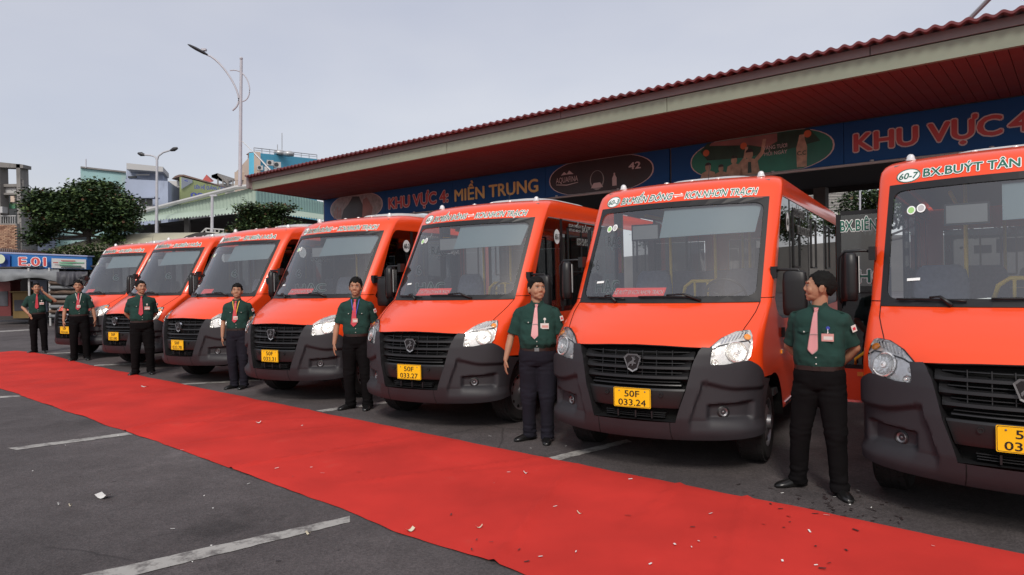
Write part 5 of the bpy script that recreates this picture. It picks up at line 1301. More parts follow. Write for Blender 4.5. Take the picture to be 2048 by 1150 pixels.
for i_, (a, c, y, m) in enumerate(((122, 150, 521, m_redroof), (118, 168, 524.5, m_mint), (118, 145, 528, m_mint), (120, 162, 531, m_greentxt), (122, 168, 534.5, m_glassd), (106, 116, 525, m_redroof))):
    b = MB(); face(b, a, c, y - 1 + (a - 103) * .02, y - 1 + (c - 103) * .02, y + .9 + (a - 103) * .02, y + .9 + (c - 103) * .02, YK - .2, YK - .26, .01); bp(k_, b, 'notice_line', m)
b = MB(); rings = []
for i in range(41):
    f = i / 40; px = -40 + (118 + 40) * f; y1 = 558 + 8 * math.sin(f * 7) * .6 + 3 * f
    rings.append([W(px, 538 + (px > 60) * 0, YK), W(px, 545, YK - .35 - .05 * math.sin(f * 31)), W(px, (545 + y1) / 2, YK - .45 + .06 * math.sin(f * 23)), W(px, y1, YK - .40)])
b.loft(rings, closed=False, cap=False); bp(k_, b, 'tarpaulin_awning', m_tarp, smooth=True)
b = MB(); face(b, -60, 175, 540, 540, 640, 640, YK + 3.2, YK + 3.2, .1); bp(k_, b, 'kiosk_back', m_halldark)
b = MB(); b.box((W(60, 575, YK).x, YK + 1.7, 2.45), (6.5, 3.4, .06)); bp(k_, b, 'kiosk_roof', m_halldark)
for px in (59, 100, -15):
    b = MB(); p = W(px, 600, YK - .2); b.tube([Vector((p.x, p.y, 0)), Vector((p.x, p.y, 2.4))], .04, 6); bp(k_, b, 'kiosk_post', m_frame)
for a, c, y0, y1, m, nm, lb, ct in ((-30, 22, 563, 632, mat('cabinet_red', (.13, .022, .022), .6), 'red_cabinet', 'dark red cabinet inside the E.01 kiosk at left', 'cabinet'), (25, 62, 585, 636, mat('ochre_cart_sheet', (.17, .11, .035), .7), 'food_cart', 'ochre yellow food cart inside the E.01 kiosk', 'cart'), (66, 76, 563, 625, m_bgrey, 'blue_panel', 'narrow pale blue panel standing beside the food cart', 'panel')):
    t = empty(nm, (W((a + c) / 2, 600, YK + .9).x, YK + .9, 0)); tag(t, lb, ct); p, q = W(a, y0, YK + .9), W(c, y1, YK + .9)
    b = MB(); b.box(((p.x + q.x) / 2, YK + 1.2, (p.z + max(q.z, .1)) / 2), (abs(q.x - p.x), .6, p.z - max(q.z, .1))); bp(t, b, 'carcass', m)
    b = MB(); b.box(((p.x + q.x) / 2, YK + .89, (p.z + max(q.z, .1)) / 2), (abs(q.x - p.x) * .8, .03, (p.z - max(q.z, .1)) * .42)); bp(t, b, 'front_panel', m_tarpd)
    b = MB(); b.box(((p.x + q.x) / 2, YK + 1.15, p.z + .03), (abs(q.x - p.x) + .08, .75, .05)); bp(t, b, 'top_board', m)
# tarpaulin-covered cargo pile beside the kiosk
t = empty('cargo_pile', (W(140, 600, YK - .3).x, YK, 0)); tag(t, 'stacked brown bundles under a dark tarpaulin right of the E.01 kiosk', 'cargo pile')
for i in range(8):
    y = 632 - 9.5 * i; b = MB(); rings = []
    for f in [k / 12 for k in range(13)]:
        px = 108 + 62 * f; p = W(px, y, YK - .1 + .2 * noise.noise((f * 3, i, 0))); r_ = .10 + .015 * noise.noise((f * 6, i * 3, 1))
        rings.append([p + Vector((0, .35 * math.cos(a), r_ * math.sin(a))) for a in [k * math.pi / 4 for k in range(8)]])
    b.loft(rings); bp(t, b, 'bundle', m_bundle if i % 2 else m_tarp, smooth=True)
b = MB(); rings = []
for i in range(31):
    f = i / 30; px = 113 + 62 * f; y1 = 565 + 6 * math.sin(f * 5) - 10 * (f > .6) * (f - .6)
    rings.append([W(px, 541, YK + .2), W(px, 545, YK - .5 - .06 * math.sin(f * 27)), W(px, 555, YK - .6 + .08 * math.sin(f * 19 + 1)), W(px, y1, YK - .55 + .05 * math.sin(f * 33))])
b.loft(rings, closed=False, cap=False); bp(t, b, 'dark_tarpaulin', m_tarpd, smooth=True)
# behind the gap on the right: louvred white house and tree
t = empty('building', (W(1640, 575, 50).x, 50, 0)); tag(t, 'white louvred building glimpsed under the canopy between the two nearest buses', 'building')
b = MB(); face(b, 1560, 1720, 360, 360, 620, 620, 50, 50, .4); bp(t, b, 'wall', m_white)
for k in range(9):
    b = MB(); face(b, 1560, 1720, 372 + 5.5 * k, 372 + 5.5 * k, 373.4 + 5.5 * k, 373.4 + 5.5 * k, 49.8, 49.8, .1); bp(t, b, 'louvre', m_conc)
b = MB(); face(b, 1100, 2400, 470, 470, 640, 640, 60, 60, .4); tag(b.build('perimeter_wall', mat('dark_wall', (.09, .085, .08), .9, var=.2, vscale=.6)), 'grey perimeter wall far beyond the station hall', 'wall')

# ------------------------------------------------------------------ trees
def leafmat(nm, c): 
    m = mat(nm, c, .55, spec=.3, var=.35, vscale=1.2); return m
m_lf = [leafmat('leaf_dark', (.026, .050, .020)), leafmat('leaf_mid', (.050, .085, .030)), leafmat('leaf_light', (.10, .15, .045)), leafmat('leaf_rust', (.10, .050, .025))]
m_bark = mat('bark', (.06, .05, .042), .9, var=.3, vscale=8)
def tree(name, label, base, trunk_top, lobes, nleaf, leaf, cat='tree', rust=.03, trunk_r=.16, seed=1, group=None):
    r_ = random.Random(seed); t = empty(name, base); tag(t, label, cat, group); inv = Matrix.Translation(-Vector(base))
    b = MB(); base = Vector(base); tt = Vector(trunk_top); mid = base.lerp(tt, .5) + Vector((.08, 0, 0)); b.tube([base, mid, tt], [trunk_r, trunk_r * .8, trunk_r * .65], 10)
    for (c, rad) in lobes:
        c = Vector(c); q = tt.lerp(c, .5) + Vector((0, 0, -.15)); b.tube([tt - Vector((0, 0, .2)), q, c], [trunk_r * .5, trunk_r * .32, trunk_r * .12], 6)
    o = b.build('trunk', m_bark, t, smooth=True); o.matrix_parent_inverse = inv
    lobes = [(c, tuple(q * .86 for q in rad)) for c, rad in lobes]
    for (c, rad) in list(lobes):
        for _ in range(4):
            a = r_.uniform(0, 6.28); z_ = r_.uniform(-.55, .9); k_ = r_.uniform(.9, 1.12); s_ = r_.uniform(.22, .38)
            lobes.append(((c[0] + rad[0] * k_ * math.cos(a), c[1] + rad[1] * k_ * math.sin(a), c[2] + rad[2] * z_), (rad[0] * s_, rad[1] * s_, rad[2] * s_ * .9)))
    b = MB(); tot = sum(l[1][0] * l[1][1] * l[1][2] for l in lobes) ** 1
    for (c, rad) in lobes:
        n = int(nleaf * rad[0] * rad[1] * rad[2] / tot); cl = max(4, n // 40)
        for _ in range(cl):
            v = Vector((r_.gauss(0, 1), r_.gauss(0, 1), r_.gauss(0, 1))).normalized() * (r_.random() ** .33) * r_.uniform(.72, 1.0)
            cc = Vector(c) + Vector((v.x * rad[0], v.y * rad[1], v.z * rad[2])); hi = v.z + r_.uniform(-.5, .7)
            for _ in range(40):
                p = cc + Vector((r_.gauss(0, 1), r_.gauss(0, 1), r_.gauss(0, .5))) * leaf * 1.55; s = leaf * r_.uniform(.55, 1.15)
                u = Vector((r_.gauss(0, 1), r_.gauss(0, 1), r_.gauss(0, .45))).normalized(); w_ = u.cross(Vector((r_.gauss(0, .5), r_.gauss(0, .5), 1))).normalized() * s * .42
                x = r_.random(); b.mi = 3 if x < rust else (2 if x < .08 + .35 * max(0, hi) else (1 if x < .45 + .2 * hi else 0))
                b.add([p - u * s * .5, p + w_ - Vector((0, 0, s * .06)), p + u * s * .55, p - w_ - Vector((0, 0, s * .06))], [(0, 1, 2, 3)])
    me = b.mesh('crown', m_lf, weld=False); o = link('crown', me, t); o.matrix_parent_inverse = inv
def WP(px, py, Y): p = W(px, py, Y); return (p.x, p.y, p.z)
def mpx(n, Y): return n * Y / F_PX
Y = 32
tb = W(177, 600, Y); tb.z = 0
lob = [(WP(175, 405, Y), (mpx(72, Y), 1.7, mpx(38, Y))), (WP(120, 415, Y), (mpx(48, Y), 1.3, mpx(34, Y))), (WP(235, 415, Y), (mpx(42, Y), 1.3, mpx(38, Y))), (WP(160, 440, Y), (mpx(75, Y), 1.5, mpx(20, Y))), (WP(85, 405, Y), (mpx(24, Y), .8, mpx(20, Y))), (WP(85, 455, Y), (mpx(16, Y), .7, mpx(24, Y))), (WP(232, 448, Y), (mpx(34, Y), 1., mpx(16, Y))), (WP(82, 478, Y), (mpx(10, Y), .4, mpx(12, Y))), (WP(230, 476, Y), (mpx(9, Y), .4, mpx(14, Y))), (WP(190, 378, Y), (mpx(50, Y), 1., mpx(16, Y)))]
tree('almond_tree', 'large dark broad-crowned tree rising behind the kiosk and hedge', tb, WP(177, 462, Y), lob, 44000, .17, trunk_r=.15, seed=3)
Y = 29; b0 = W(530, 600, Y); b0.z = 0
lob = [(WP(515, 430, Y), (mpx(34, Y), .9, mpx(22, Y))), (WP(545, 450, Y), (mpx(42, Y), .9, mpx(20, Y))), (WP(500, 455, Y), (mpx(28, Y), .8, mpx(18, Y))), (WP(560, 420, Y), (mpx(18, Y), .5, mpx(9, Y))), (WP(580, 460, Y), (mpx(24, Y), .6, mpx(12, Y))), (WP(470, 470, Y), (mpx(18, Y), .6, mpx(8, Y)))]
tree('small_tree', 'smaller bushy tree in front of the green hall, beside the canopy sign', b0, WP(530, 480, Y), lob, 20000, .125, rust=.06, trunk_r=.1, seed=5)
Y = 34; b0 = W(1735, 600, Y); b0.z = 0
lob = [(WP(1735, 400, Y), (mpx(50, Y), 1.5, mpx(34, Y))), (WP(1770, 420, Y), (mpx(60, Y), 1.4, mpx(50, Y))), (WP(1710, 430, Y), (mpx(30, Y), 1.2, mpx(26, Y))), (WP(1900, 420, Y), (mpx(90, Y), 1.6, mpx(50, Y))), (WP(2040, 430, Y), (mpx(80, Y), 1.6, mpx(50, Y)))]
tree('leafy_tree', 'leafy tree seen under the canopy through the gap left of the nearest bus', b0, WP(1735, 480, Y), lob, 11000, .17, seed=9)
b = MB(); b.tube([W(1720, 380, 30), W(1720, 600, 30)], .04, 6); tag(b.build('thin_post', m_pole), 'thin pale post in front of the leafy tree under the canopy', 'post')
# hedge
r_ = random.Random(4); b = MB()
for _ in range(420):
    px = r_.uniform(86, 214); f = (px - 86) / 128; top = 505 - 14 * math.sin(min(1, f * 1.6) * 1.5) ; py = r_.uniform(top, 545); c = W(px, py, 30.5 + r_.uniform(-.4, .6))
    for _ in range(16):
        p = c + Vector((r_.gauss(0, .13), r_.gauss(0, .13), r_.gauss(0, .10))); s = r_.uniform(.06, .13); u = Vector((r_.gauss(0, 1), r_.gauss(0, 1), r_.gauss(0, .6))).normalized(); w_ = u.cross(Vector((.1, .2, 1))).normalized() * s * .45
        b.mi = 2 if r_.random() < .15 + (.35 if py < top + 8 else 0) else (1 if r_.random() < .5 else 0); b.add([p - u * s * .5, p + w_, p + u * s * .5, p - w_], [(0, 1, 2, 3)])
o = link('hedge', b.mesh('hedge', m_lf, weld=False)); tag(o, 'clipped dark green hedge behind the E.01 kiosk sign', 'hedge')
# ================================================================== PEOPLE
def tie_mat():
    m = bpy.data.materials.new('striped_tie'); m.use_nodes = True; t = m.node_tree; b = t.nodes['Principled BSDF']; A = t.nodes.new
    tc = A('ShaderNodeTexCoord'); mp_ = A('ShaderNodeMapping'); mp_.inputs['Rotation'].default_value = (0, R(38), 0)
    wv = A('ShaderNodeTexWave'); wv.bands_direction = 'Z'; wv.inputs['Scale'].default_value = 24; wv.inputs['Distortion'].default_value = 0
    rp_ = A('ShaderNodeValToRGB'); rp_.color_ramp.elements[0].position = .56; rp_.color_ramp.elements[0].color = (.50, .016, .03, 1); rp_.color_ramp.elements[1].position = .66; rp_.color_ramp.elements[1].color = (.70, .60, .60, 1)
    t.links.new(tc.outputs['Object'], mp_.inputs[0]); t.links.new(mp_.outputs[0], wv.inputs[0]); t.links.new(wv.outputs['Fac'], rp_.inputs[0]); t.links.new(rp_.outputs[0], b.inputs['Base Color']); b.inputs['Roughness'].default_value = .5; return m
m_tie = tie_mat()
m_tieplain = mat('red_tie_cloth', (.52, .045, .065), .55, var=.1, vscale=30)
m_skin = [mat('skin_tan', (.37, .19, .115), .5, spec=.4, var=.08, vscale=12), mat('skin_fair', (.42, .225, .14), .5, spec=.4, var=.08, vscale=12), mat('skin_brown', (.26, .12, .07), .5, spec=.4, var=.08, vscale=12)]
m_shirt = mat('dark_green_shirt', (.015, .045, .037), .85, spec=.2, var=.12, vscale=5, bump=.25, bscale=14)
m_trouser = mat('black_trousers', (.0055, .005, .0055), .9, spec=.08, var=.2, vscale=4); m_navytr = mat('charcoal_navy_trousers', (.011, .0105, .017), .88, spec=.2, var=.2, vscale=4)
m_shoe = mat('black_leather', (.008, .008, .008), .28, spec=.5); m_hair = mat('black_hair', (.005, .0045, .004), .75, spec=.2, var=.4, vscale=60, bump=.6, bscale=120)
m_belt = mat('brown_belt', (.022, .010, .008), .4); m_lip = mat('lips', (.30, .115, .085), .5); m_eyew = mat('eye_white', (.45, .42, .38), .3); m_blue = mat('blue_ribbon', (.03, .05, .35), .6)
m_card = mat('id_card', (.66, .62, .58), .4); m_cardpink = mat('id_card_pink', (.60, .30, .27), .4); m_yrib = mat('yellow_ribbon', (.75, .45, .02), .6); m_patchred = mat('patch_red', (.6, .04, .06), .6)

def remesh(mb, name, mats, vox, smooth=2, disp=None):
    me = bpy.data.meshes.new(name); me.from_pydata([tuple(v) for v in mb.v], [], mb.f); bm = bmesh.new(); bm.from_mesh(me); bmesh.ops.recalc_face_normals(bm, faces=bm.faces); bm.to_mesh(me); bm.free()
    ob = bpy.data.objects.new(name, me); col.objects.link(ob)
    r_ = ob.modifiers.new('r', 'REMESH'); r_.mode = 'VOXEL'; r_.voxel_size = vox; r_.use_smooth_shade = True
    s_ = ob.modifiers.new('s', 'SMOOTH'); s_.factor = .5; s_.iterations = smooth
    dg = bpy.context.evaluated_depsgraph_get(); me2 = bpy.data.meshes.new_from_object(ob.evaluated_get(dg)); me2.name = name
    bpy.data.objects.remove(ob); bpy.data.meshes.remove(me)
    if disp:
        nrm = [v.normal.copy() for v in me2.vertices]
        for v, n_ in zip(me2.vertices, nrm): v.co += n_ * disp(v.co)
    me2.materials.clear(); me2.materials.append(mats); me2.polygons.foreach_set('use_smooth', [True] * len(me2.polygons)); me2.update()
    return me2
def caps(b, p0, p1, r0, r1, n=14, sx=1.):
    """tapered capsule"""
    p0, p1 = Vector(p0), Vector(p1); d = (p1 - p0); L_ = max(d.length, 1e-4); q = d.normalized().to_track_quat('Z', 'X').to_matrix(); rings = []
    prof = [(-r0 * math.cos(a), r0 * math.sin(a)) for a in (.25, .6, 1.0, 1.35)] + [(0, r0), (L_, r1)] + [(L_ + r1 * math.sin(a), r1 * math.cos(a)) for a in (.25, .6, 1., 1.35)]
    for h, r in prof: rings.append([p0 + q @ Vector((r * math.cos(2 * math.pi * k / n), r * math.sin(2 * math.pi * k / n), h)) for k in range(n)])
    b.loft(rings)
def ering(cx, cy, z, hx, hy, n=28, pw=.85, fr=1.):
    out = []
    for k in range(n):
        a = 2 * math.pi * k / n; c_, s_ = math.cos(a), math.sin(a); out.append(Vector((cx + hx * math.copysign(abs(c_) ** pw, c_), cy + hy * (fr if s_ < 0 else 1) * math.copysign(abs(s_) ** pw, s_), z)))
    return out
def hand(b, w, d, side, curl=.35, palmn=None):
    """palm, four fingers and a thumb; w wrist, d pointing direction, side: direction of the thumb"""
    w, d = Vector(w), Vector(d).normalized(); t = Vector(side); t = (t - d * t.dot(d)).normalized(); nrm = d.cross(t)
    if palmn is not None and nrm.dot(Vector(palmn)) < 0: nrm = -nrm
    m_ = Matrix((t, nrm, d)).transposed()
    b.ellipsoid(w + d * .050, (.040, .017, .054), m_, 12, 8)
    for k, (o, ln) in enumerate(((.027, .068), (.009, .076), (-.010, .071), (-.028, .056))):
        p = w + d * .082 + t * o; p1 = p + (d + nrm * curl * .35 + t * o * 1.2).normalized() * ln * .45; p2 = p1 + (d + nrm * curl).normalized() * ln * .33; p3 = p2 + (d + nrm * curl * 2.2).normalized() * ln * .25
        caps(b, p, p1, .0088, .0082, 8); caps(b, p1, p2, .0082, .0076, 8); caps(b, p2, p3, .0076, .0065, 8)
    q = w + d * .025 + t * .030; q1 = q + (d * .75 + t * .75 + nrm * .2).normalized() * .034; q2 = q1 + (d + t * .15 + nrm * curl).normalized() * .032
    caps(b, q, q1, .0125, .0105, 8); caps(b, q1, q2, .0105, .0085, 8)

def person(label, px, fy, H, turn, feet, arms, headyaw=0, headpitch=0, belly=0., wide=1., skin=0, vox=.006, trousers=None, badge='card', lanyard=None, striped=False, lean=0., hairstyle=0, buckle=False, jaw=1., xoff=0):
    gp = G(px, fy); dist = math.hypot(gp.x, gp.y)
    face = -math.atan2(gp.x, gp.y)       # turns the figure towards the camera
    k = H / 1.70
    root = empty('person', (gp.x, gp.y, 0), face + R(turn), label, 'person'); root.scale = (k, k, k)
    trousers = trousers or m_trouser
    # ---------------- body
    b = MB(); hc = Vector((lean, .0, 1.47)); hm = (Matrix.Rotation(R(headyaw), 3, 'Z') @ Matrix.Rotation(R(headpitch), 3, 'X'))
    HS = 1.09
    def hp(x, y, z): return hc + hm @ (Vector((x, y, z - 1.47)) * HS)
    def he(c, r): b.ellipsoid(hp(*c), [q * HS for q in r], hm, 18, 12)
    he((0, .014, 1.605), (.073, .092, .092)); he((0, -.018, 1.575), (.064 * jaw, .072, .088)); he((0, -.030, 1.522), (.048 * jaw, .055, .036)); he((0, -.058, 1.502), (.024 * jaw, .024, .018))
    he((0, -.078, 1.618), (.050, .014, .010)); he((.033, -.060, 1.562), (.024 * jaw, .022, .030)); he((-.033, -.060, 1.562), (.024 * jaw, .022, .030))
    caps(b, hp(0, -.084, 1.602), hp(0, -.094, 1.572), .0085, .0115, 8); he((.010, -.088, 1.563), (.0095, .011, .008)); he((-.010, -.088, 1.563), (.0095, .011, .008))
    he((0, -.078, 1.530), (.025, .0095, .012))
    for s in (-1, 1): he((s * .074 * (1 + (jaw - 1) * .5), .008, 1.575), (.009, .019, .031)); he((s * .076, .016, 1.585), (.012, .010, .022))
    caps(b, hp(0, .014, 1.52), (lean * .8, .012, 1.40), .052, .058 * wide)
    b.loft([ering(lean * (z - .9) / .55, .01, z, hx * wide, hy) for z, hx, hy in ((.86, .12, .08), (1.1, .12, .085), (1.3, .14, .085), (1.38, .13, .07), (1.41, .08, .06))])
    for (fx, fy_, ta), s in zip(feet, (-1, 1)): caps(b, (s * .08, 0, .86), (fx, fy_ + .02, .12), .06, .032); caps(b, (fx, fy_ + .02, .12), (fx + .02 * math.sin(R(ta)), fy_ - .02 * math.cos(R(ta)), .05), .032, .022)
    sh = {}
    for s, A_ in zip((-1, 1), arms):
        S = Vector((s * .172 * wide + lean * .9, .01, 1.375)); E, Wr = Vector(A_[0]), Vector(A_[1])
        caps(b, S + Vector((-s * .02, 0, -.03)), E, .034, .036); caps(b, E, E.lerp(Wr, .4), .036, .037); caps(b, E.lerp(Wr, .4), Wr, .037, .0245)
        hand(b, Wr, A_[2], A_[3], A_[4] if len(A_) > 4 else .35, A_[5] if len(A_) > 5 else None); sh[s] = (S, E)
    body = link('body', remesh(b, 'body', m_skin[skin], vox, 2), root)
    # ---------------- face details and hair
    for s in (-1, 1):
        e = MB(); e.ellipsoid(hp(s * .029, -.0785, 1.598), (.0125, .0065, .0052), hm, 12, 8); ey = e.build('eye', m_eyew, root, smooth=True)
        e = MB(); e.ellipsoid(hp(s * .029, -.0822, 1.598), (.0056, .003, .0050), hm, 10, 6); e.build('iris', m_hair, ey, smooth=True)
        e = MB(); e.tube([hp(s * .014, -.0885, 1.6195), hp(s * .030, -.0880, 1.6225), hp(s * .050, -.075, 1.617)], [.0018, .0026, .0014], 6); e.build('eyebrow', m_hair, root, smooth=True)
        e = MB(); e.tube([hp(s * .016, -.0835, 1.603), hp(s * .029, -.0855, 1.6055), hp(s * .043, -.077, 1.602)], [.0012, .0018, .0012], 5); e.build('eyelid', m_hair if False else m_belt, root, smooth=True)
    e = MB(); e.ellipsoid(hp(0, -.0865, 1.5285), (.0195, .0035, .0048), hm, 12, 6); e.build('lips', m_lip, root, smooth=True)
    e = MB(); nu, nv = 44, 26; vs = []; keep = {}
    for j in range(nv + 1):
        ph = math.pi * .78 * j / nv
        for i in range(nu):
            th = 2 * math.pi * i / nu; d = Vector((math.sin(ph) * math.cos(th), math.sin(ph) * math.sin(th), math.cos(ph)))
            bump_ = .007 * noise.noise(d * 6 + Vector((headyaw, 0, 3))) + .007 * noise.noise(Vector((d.x * 26, d.y * 9, d.z * 12)))
            topl = (.000 if hairstyle == 0 else .008) * max(0, d.z) ** 2 + (.010 if hairstyle == 1 else 0) * max(0, -d.y) * max(0, d.z)
            p = Vector((0, .016, 1.605)) + Vector((d.x * .079, d.y * .0985, d.z * .100)) + d * (bump_ + topl)
            front = 1.668 - .022 * noise.noise(Vector((d.x * 6, 2, headyaw))) + .25 * abs(p.x) * (p.x < 0) - (.008 if hairstyle == 1 else 0)
            hl = lerp_tab([(-.12, front), (-.062, front - .006), (-.045, 1.630), (-.036, 1.605), (-.022, 1.590), (-.012, 1.568), (.008, 1.600), (.030, 1.592), (.045, 1.545), (.07, 1.515), (.12, 1.505)], p.y)
            keep[len(vs)] = p.z - hl; vs.append(p)
    inn = []
    for p in vs: c_ = Vector((0, .014, 1.60)); inn.append(c_ + (p - c_) * .86)
    # pull the lower rim onto the hairline instead of dropping whole faces
    out = []
    for q_, p in enumerate(vs):
        dz = keep[q_]
        if dz < 0 and dz > -.018: p = p + Vector((0, 0, -dz)); c_ = Vector((0, .014, p.z)); p = c_ + (p - c_) * .955
        out.append(p)
    fs = []
    for j in range(nv):
        for i in range(nu):
            f = (j * nu + i, (j + 1) * nu + i, (j + 1) * nu + (i + 1) % nu, j * nu + (i + 1) % nu)
            if all(keep[q_] > -.018 for q_ in f): fs.append(f)
    V = [hp(*p) for p in out]; n0 = len(V); used = {q_ for f in fs for q_ in f}; ed = {}
    for f in fs:
        for a_, c_ in zip(f, f[1:] + f[:1]): ed[(a_, c_)] = ed.get((a_, c_), 0) + 1
    VI = [hp(*p) for p in inn]; F2 = list(fs) + [(a_ , c_, n0 + c_, n0 + a_) for (a_, c_) in ed if (c_, a_) not in ed]
    e.add(V + VI, F2); e.build('hair', m_hair, root, smooth=True)
    # ---------------- shirt
    T = [(.955, .150, .108), (.985, .166, .118 + belly * .5), (1.03, .176, .124 + belly * .9), (1.10, .176, .122 + belly), (1.18, .172, .118 + belly * .7), (1.26, .178, .118 + belly * .2), (1.32, .184, .114), (1.365, .180, .104), (1.40, .150, .092), (1.425, .105, .078), (1.445, .072, .068), (1.455, .062, .062)]
    def tw(z, q): return lerp_tab(T, z, q)
    def lx(z): return lean * max(0, (z - .9)) / .55
    def cy(x, z, out=.004):
        hx, hy = tw(z, 1) * wide, tw(z, 2); x2 = min(.97, abs(x - lx(z)) / hx); return .008 - hy * (1 - x2 ** (2 / .85)) ** .425 - out
    b = MB(); b.loft([ering(lx(z), .008, z, hx * wide, hy) for z, hx, hy in T])
    for s in (-1, 1):
        S, E = sh[s]; d = (E - S); end = S + d * .80; S2 = S + Vector((-s * .018, 0, -.012))
        q = d.normalized().to_track_quat('Z', 'X').to_matrix(); rings = []
        for f, r in ((-.12, .030), (-.05, .056), (.08, .067), (.35, .067), (.62, .068), (.86, .070), (.875, .064)):
            rings.append([S2 + d * f + q @ Vector((r * math.cos(2 * math.pi * i / 18), r * .88 * math.sin(2 * math.pi * i / 18), 0)) for i in range(18)])
        b.loft(rings)
    sd = len(label)
    def wr(p):
        v = .008 * noise.noise(Vector((p.x * 7 + p.z * 5, p.y * 7, p.z * 13 + sd))) + .005 * noise.noise(Vector((p.x * 18 + p.z * 9, p.y * 16, p.z * 14 + sd)))
        if p.z < 1.08: v += .006 * noise.noise(Vector((p.x * 22, p.y * 22, p.z * 9 + sd))) 
        if abs(p.x - lx(p.z)) > .13 * wide and p.z > 1.25: v += .004 * noise.noise(Vector((p.x * 26, p.y * 10, p.z * 30 + sd)))
        return v
    shirt = link('shirt', remesh(b, 'shirt', m_shirt, max(.008, vox * 1.4), 3, wr), root)
    # collar
    for s in (-1, 1):
        z0 = 1.458; e = MB(); c0 = lx(1.45)
        e.prism([(c0 + s * .006, cy(c0, 1.43) - .012, 1.418), (c0 + s * .062, -.052, 1.392), (c0 + s * .080, -.01, 1.432), (c0 + s * .062, -.008, 1.478), (c0 + s * .046, -.044, 1.470)], (0, -.006, .003)); e.build('collar_flap', m_shirt, shirt)
        e = MB(); zc = 1.268; xs = [lx(zc) + s * x for x in (.045, .085, .130)]
        e.prism([(x, cy(x, zc + dz, .0045), zc + dz) for x, dz in ((xs[0], .016), (xs[0], -.012), (xs[1], -.028), (xs[2], -.012), (xs[2], .016))], (0, -.004, 0)); e.build('pocket_flap', m_shirt, shirt)
        e = MB(); e.ellipsoid((xs[1], cy(xs[1], zc - .015) - .006, zc - .015), (.0055, .003, .0055)); e.build('button', m_card, shirt)
        S, E = sh[s]; e = MB(); p = Vector((S.x - s * .055, .0, 1.427)); e.box((S.x - s * .045, .0, 1.412), (.10, .038, .008), m=Matrix.Rotation(s * R(19), 4, 'Y')); e.build('epaulette', m_shirt, shirt)
    for zz in (1.06, 1.01): e = MB(); e.ellipsoid((lx(zz) + .004, cy(lx(zz), zz) - .003, zz), (.005, .003, .005)); e.build('button', m_card, shirt)
    S, E = sh[1]; d = (E - S).normalized(); pc = S + (E - S) * .34; nd = Vector((.62, -.78, 0)); nd = (nd - d * nd.dot(d)).normalized(); ux = nd.cross(d).normalized(); pc = pc + nd * .070
    e = MB(); e.prism([pc - ux * .019 - d * .026, pc + ux * .019 - d * .026, pc + ux * .019 + d * .026, pc - ux * .019 + d * .026], nd * .004); pa = e.build('sleeve_patch', m_card, shirt)
    e = MB(); e.prism([pc - ux * .011 - d * .010 + nd * .004, pc + ux * .011 - d * .010 + nd * .004, pc + ux * .011 + d * .012 + nd * .004, pc - ux * .011 + d * .012 + nd * .004], nd * .001); e.build('patch_print', m_patchred, pa)
    # tie
    e = MB(); zz = [1.412, 1.39, 1.34, 1.28, 1.22, 1.16, 1.12, 1.085]; wd = [.010, .014, .019, .024, .029, .034, .037, .002]; L1 = []; R1 = []
    for z_, w_ in zip(zz, wd): c0 = lx(z_) - .004 - (1.41 - z_) * .05; y_ = cy(c0, z_, .009); L1.append((c0 - w_, y_, z_)); R1.append((c0 + w_, y_, z_))
    n_ = len(zz); pts = L1 + R1; pts2 = [(x, y - .005, z_) for x, y, z_ in pts]
    e.add(pts + pts2, [(i, i + 1, n_ + i + 1, n_ + i) for i in range(n_ - 1)] + [(2 * n_ + i, 2 * n_ + i + 1, 3 * n_ + i + 1, 3 * n_ + i) for i in range(n_ - 1)] + [(i, i + 1, 2 * n_ + i + 1, 2 * n_ + i) for i in range(n_ - 1)] + [(n_ + i, n_ + i + 1, 3 * n_ + i + 1, 3 * n_ + i) for i in range(n_ - 1)])
    tm = m_tie if striped else m_tieplain
    tie = e.build('tie', tm, root); e = MB(); c0 = lx(1.425); yk = cy(c0, 1.42, .010); e.prism([(c0 - .017, yk, 1.440), (c0 + .017, yk, 1.440), (c0 + .010, yk, 1.405), (c0 - .010, yk, 1.405)], (0, -.014, 0)); e.build('tie_knot', tm, tie)
    if striped: e = MB(); c0 = lx(1.24) - .012; e.box((c0, cy(c0, 1.235, .017), 1.235), (.062, .004, .006)); e.build('tie_clip', m_chrome, tie)
    # badge and lanyard
    if lanyard:
        for s in (-1, 1):
            e = MB(); z1 = 1.19; pts = []
            for f in [i / 6 for i in range(7)]:
                z_ = 1.44 + (z1 - 1.44) * f; x_ = lx(z_) + s * (.050 * (1 - f) + .002); pts.append((x_, cy(x_, min(z_, 1.43), .013), z_))
            a_ = [Vector(p) + Vector((-.005, 0, 0)) for p in pts]; c_ = [Vector(p) + Vector((.005, -.001, 0)) for p in pts]; e.add(a_ + c_, [(i, i + 1, 8 + i, 7 + i) for i in range(6)]); e.build('lanyard', lanyard, root)
        bc = (lx(1.17), 1.165)
    elif badge == 'hip': bc = (lx(1.03) - .15, 1.06)
    else: bc = (lx(1.2) + .085, 1.215)
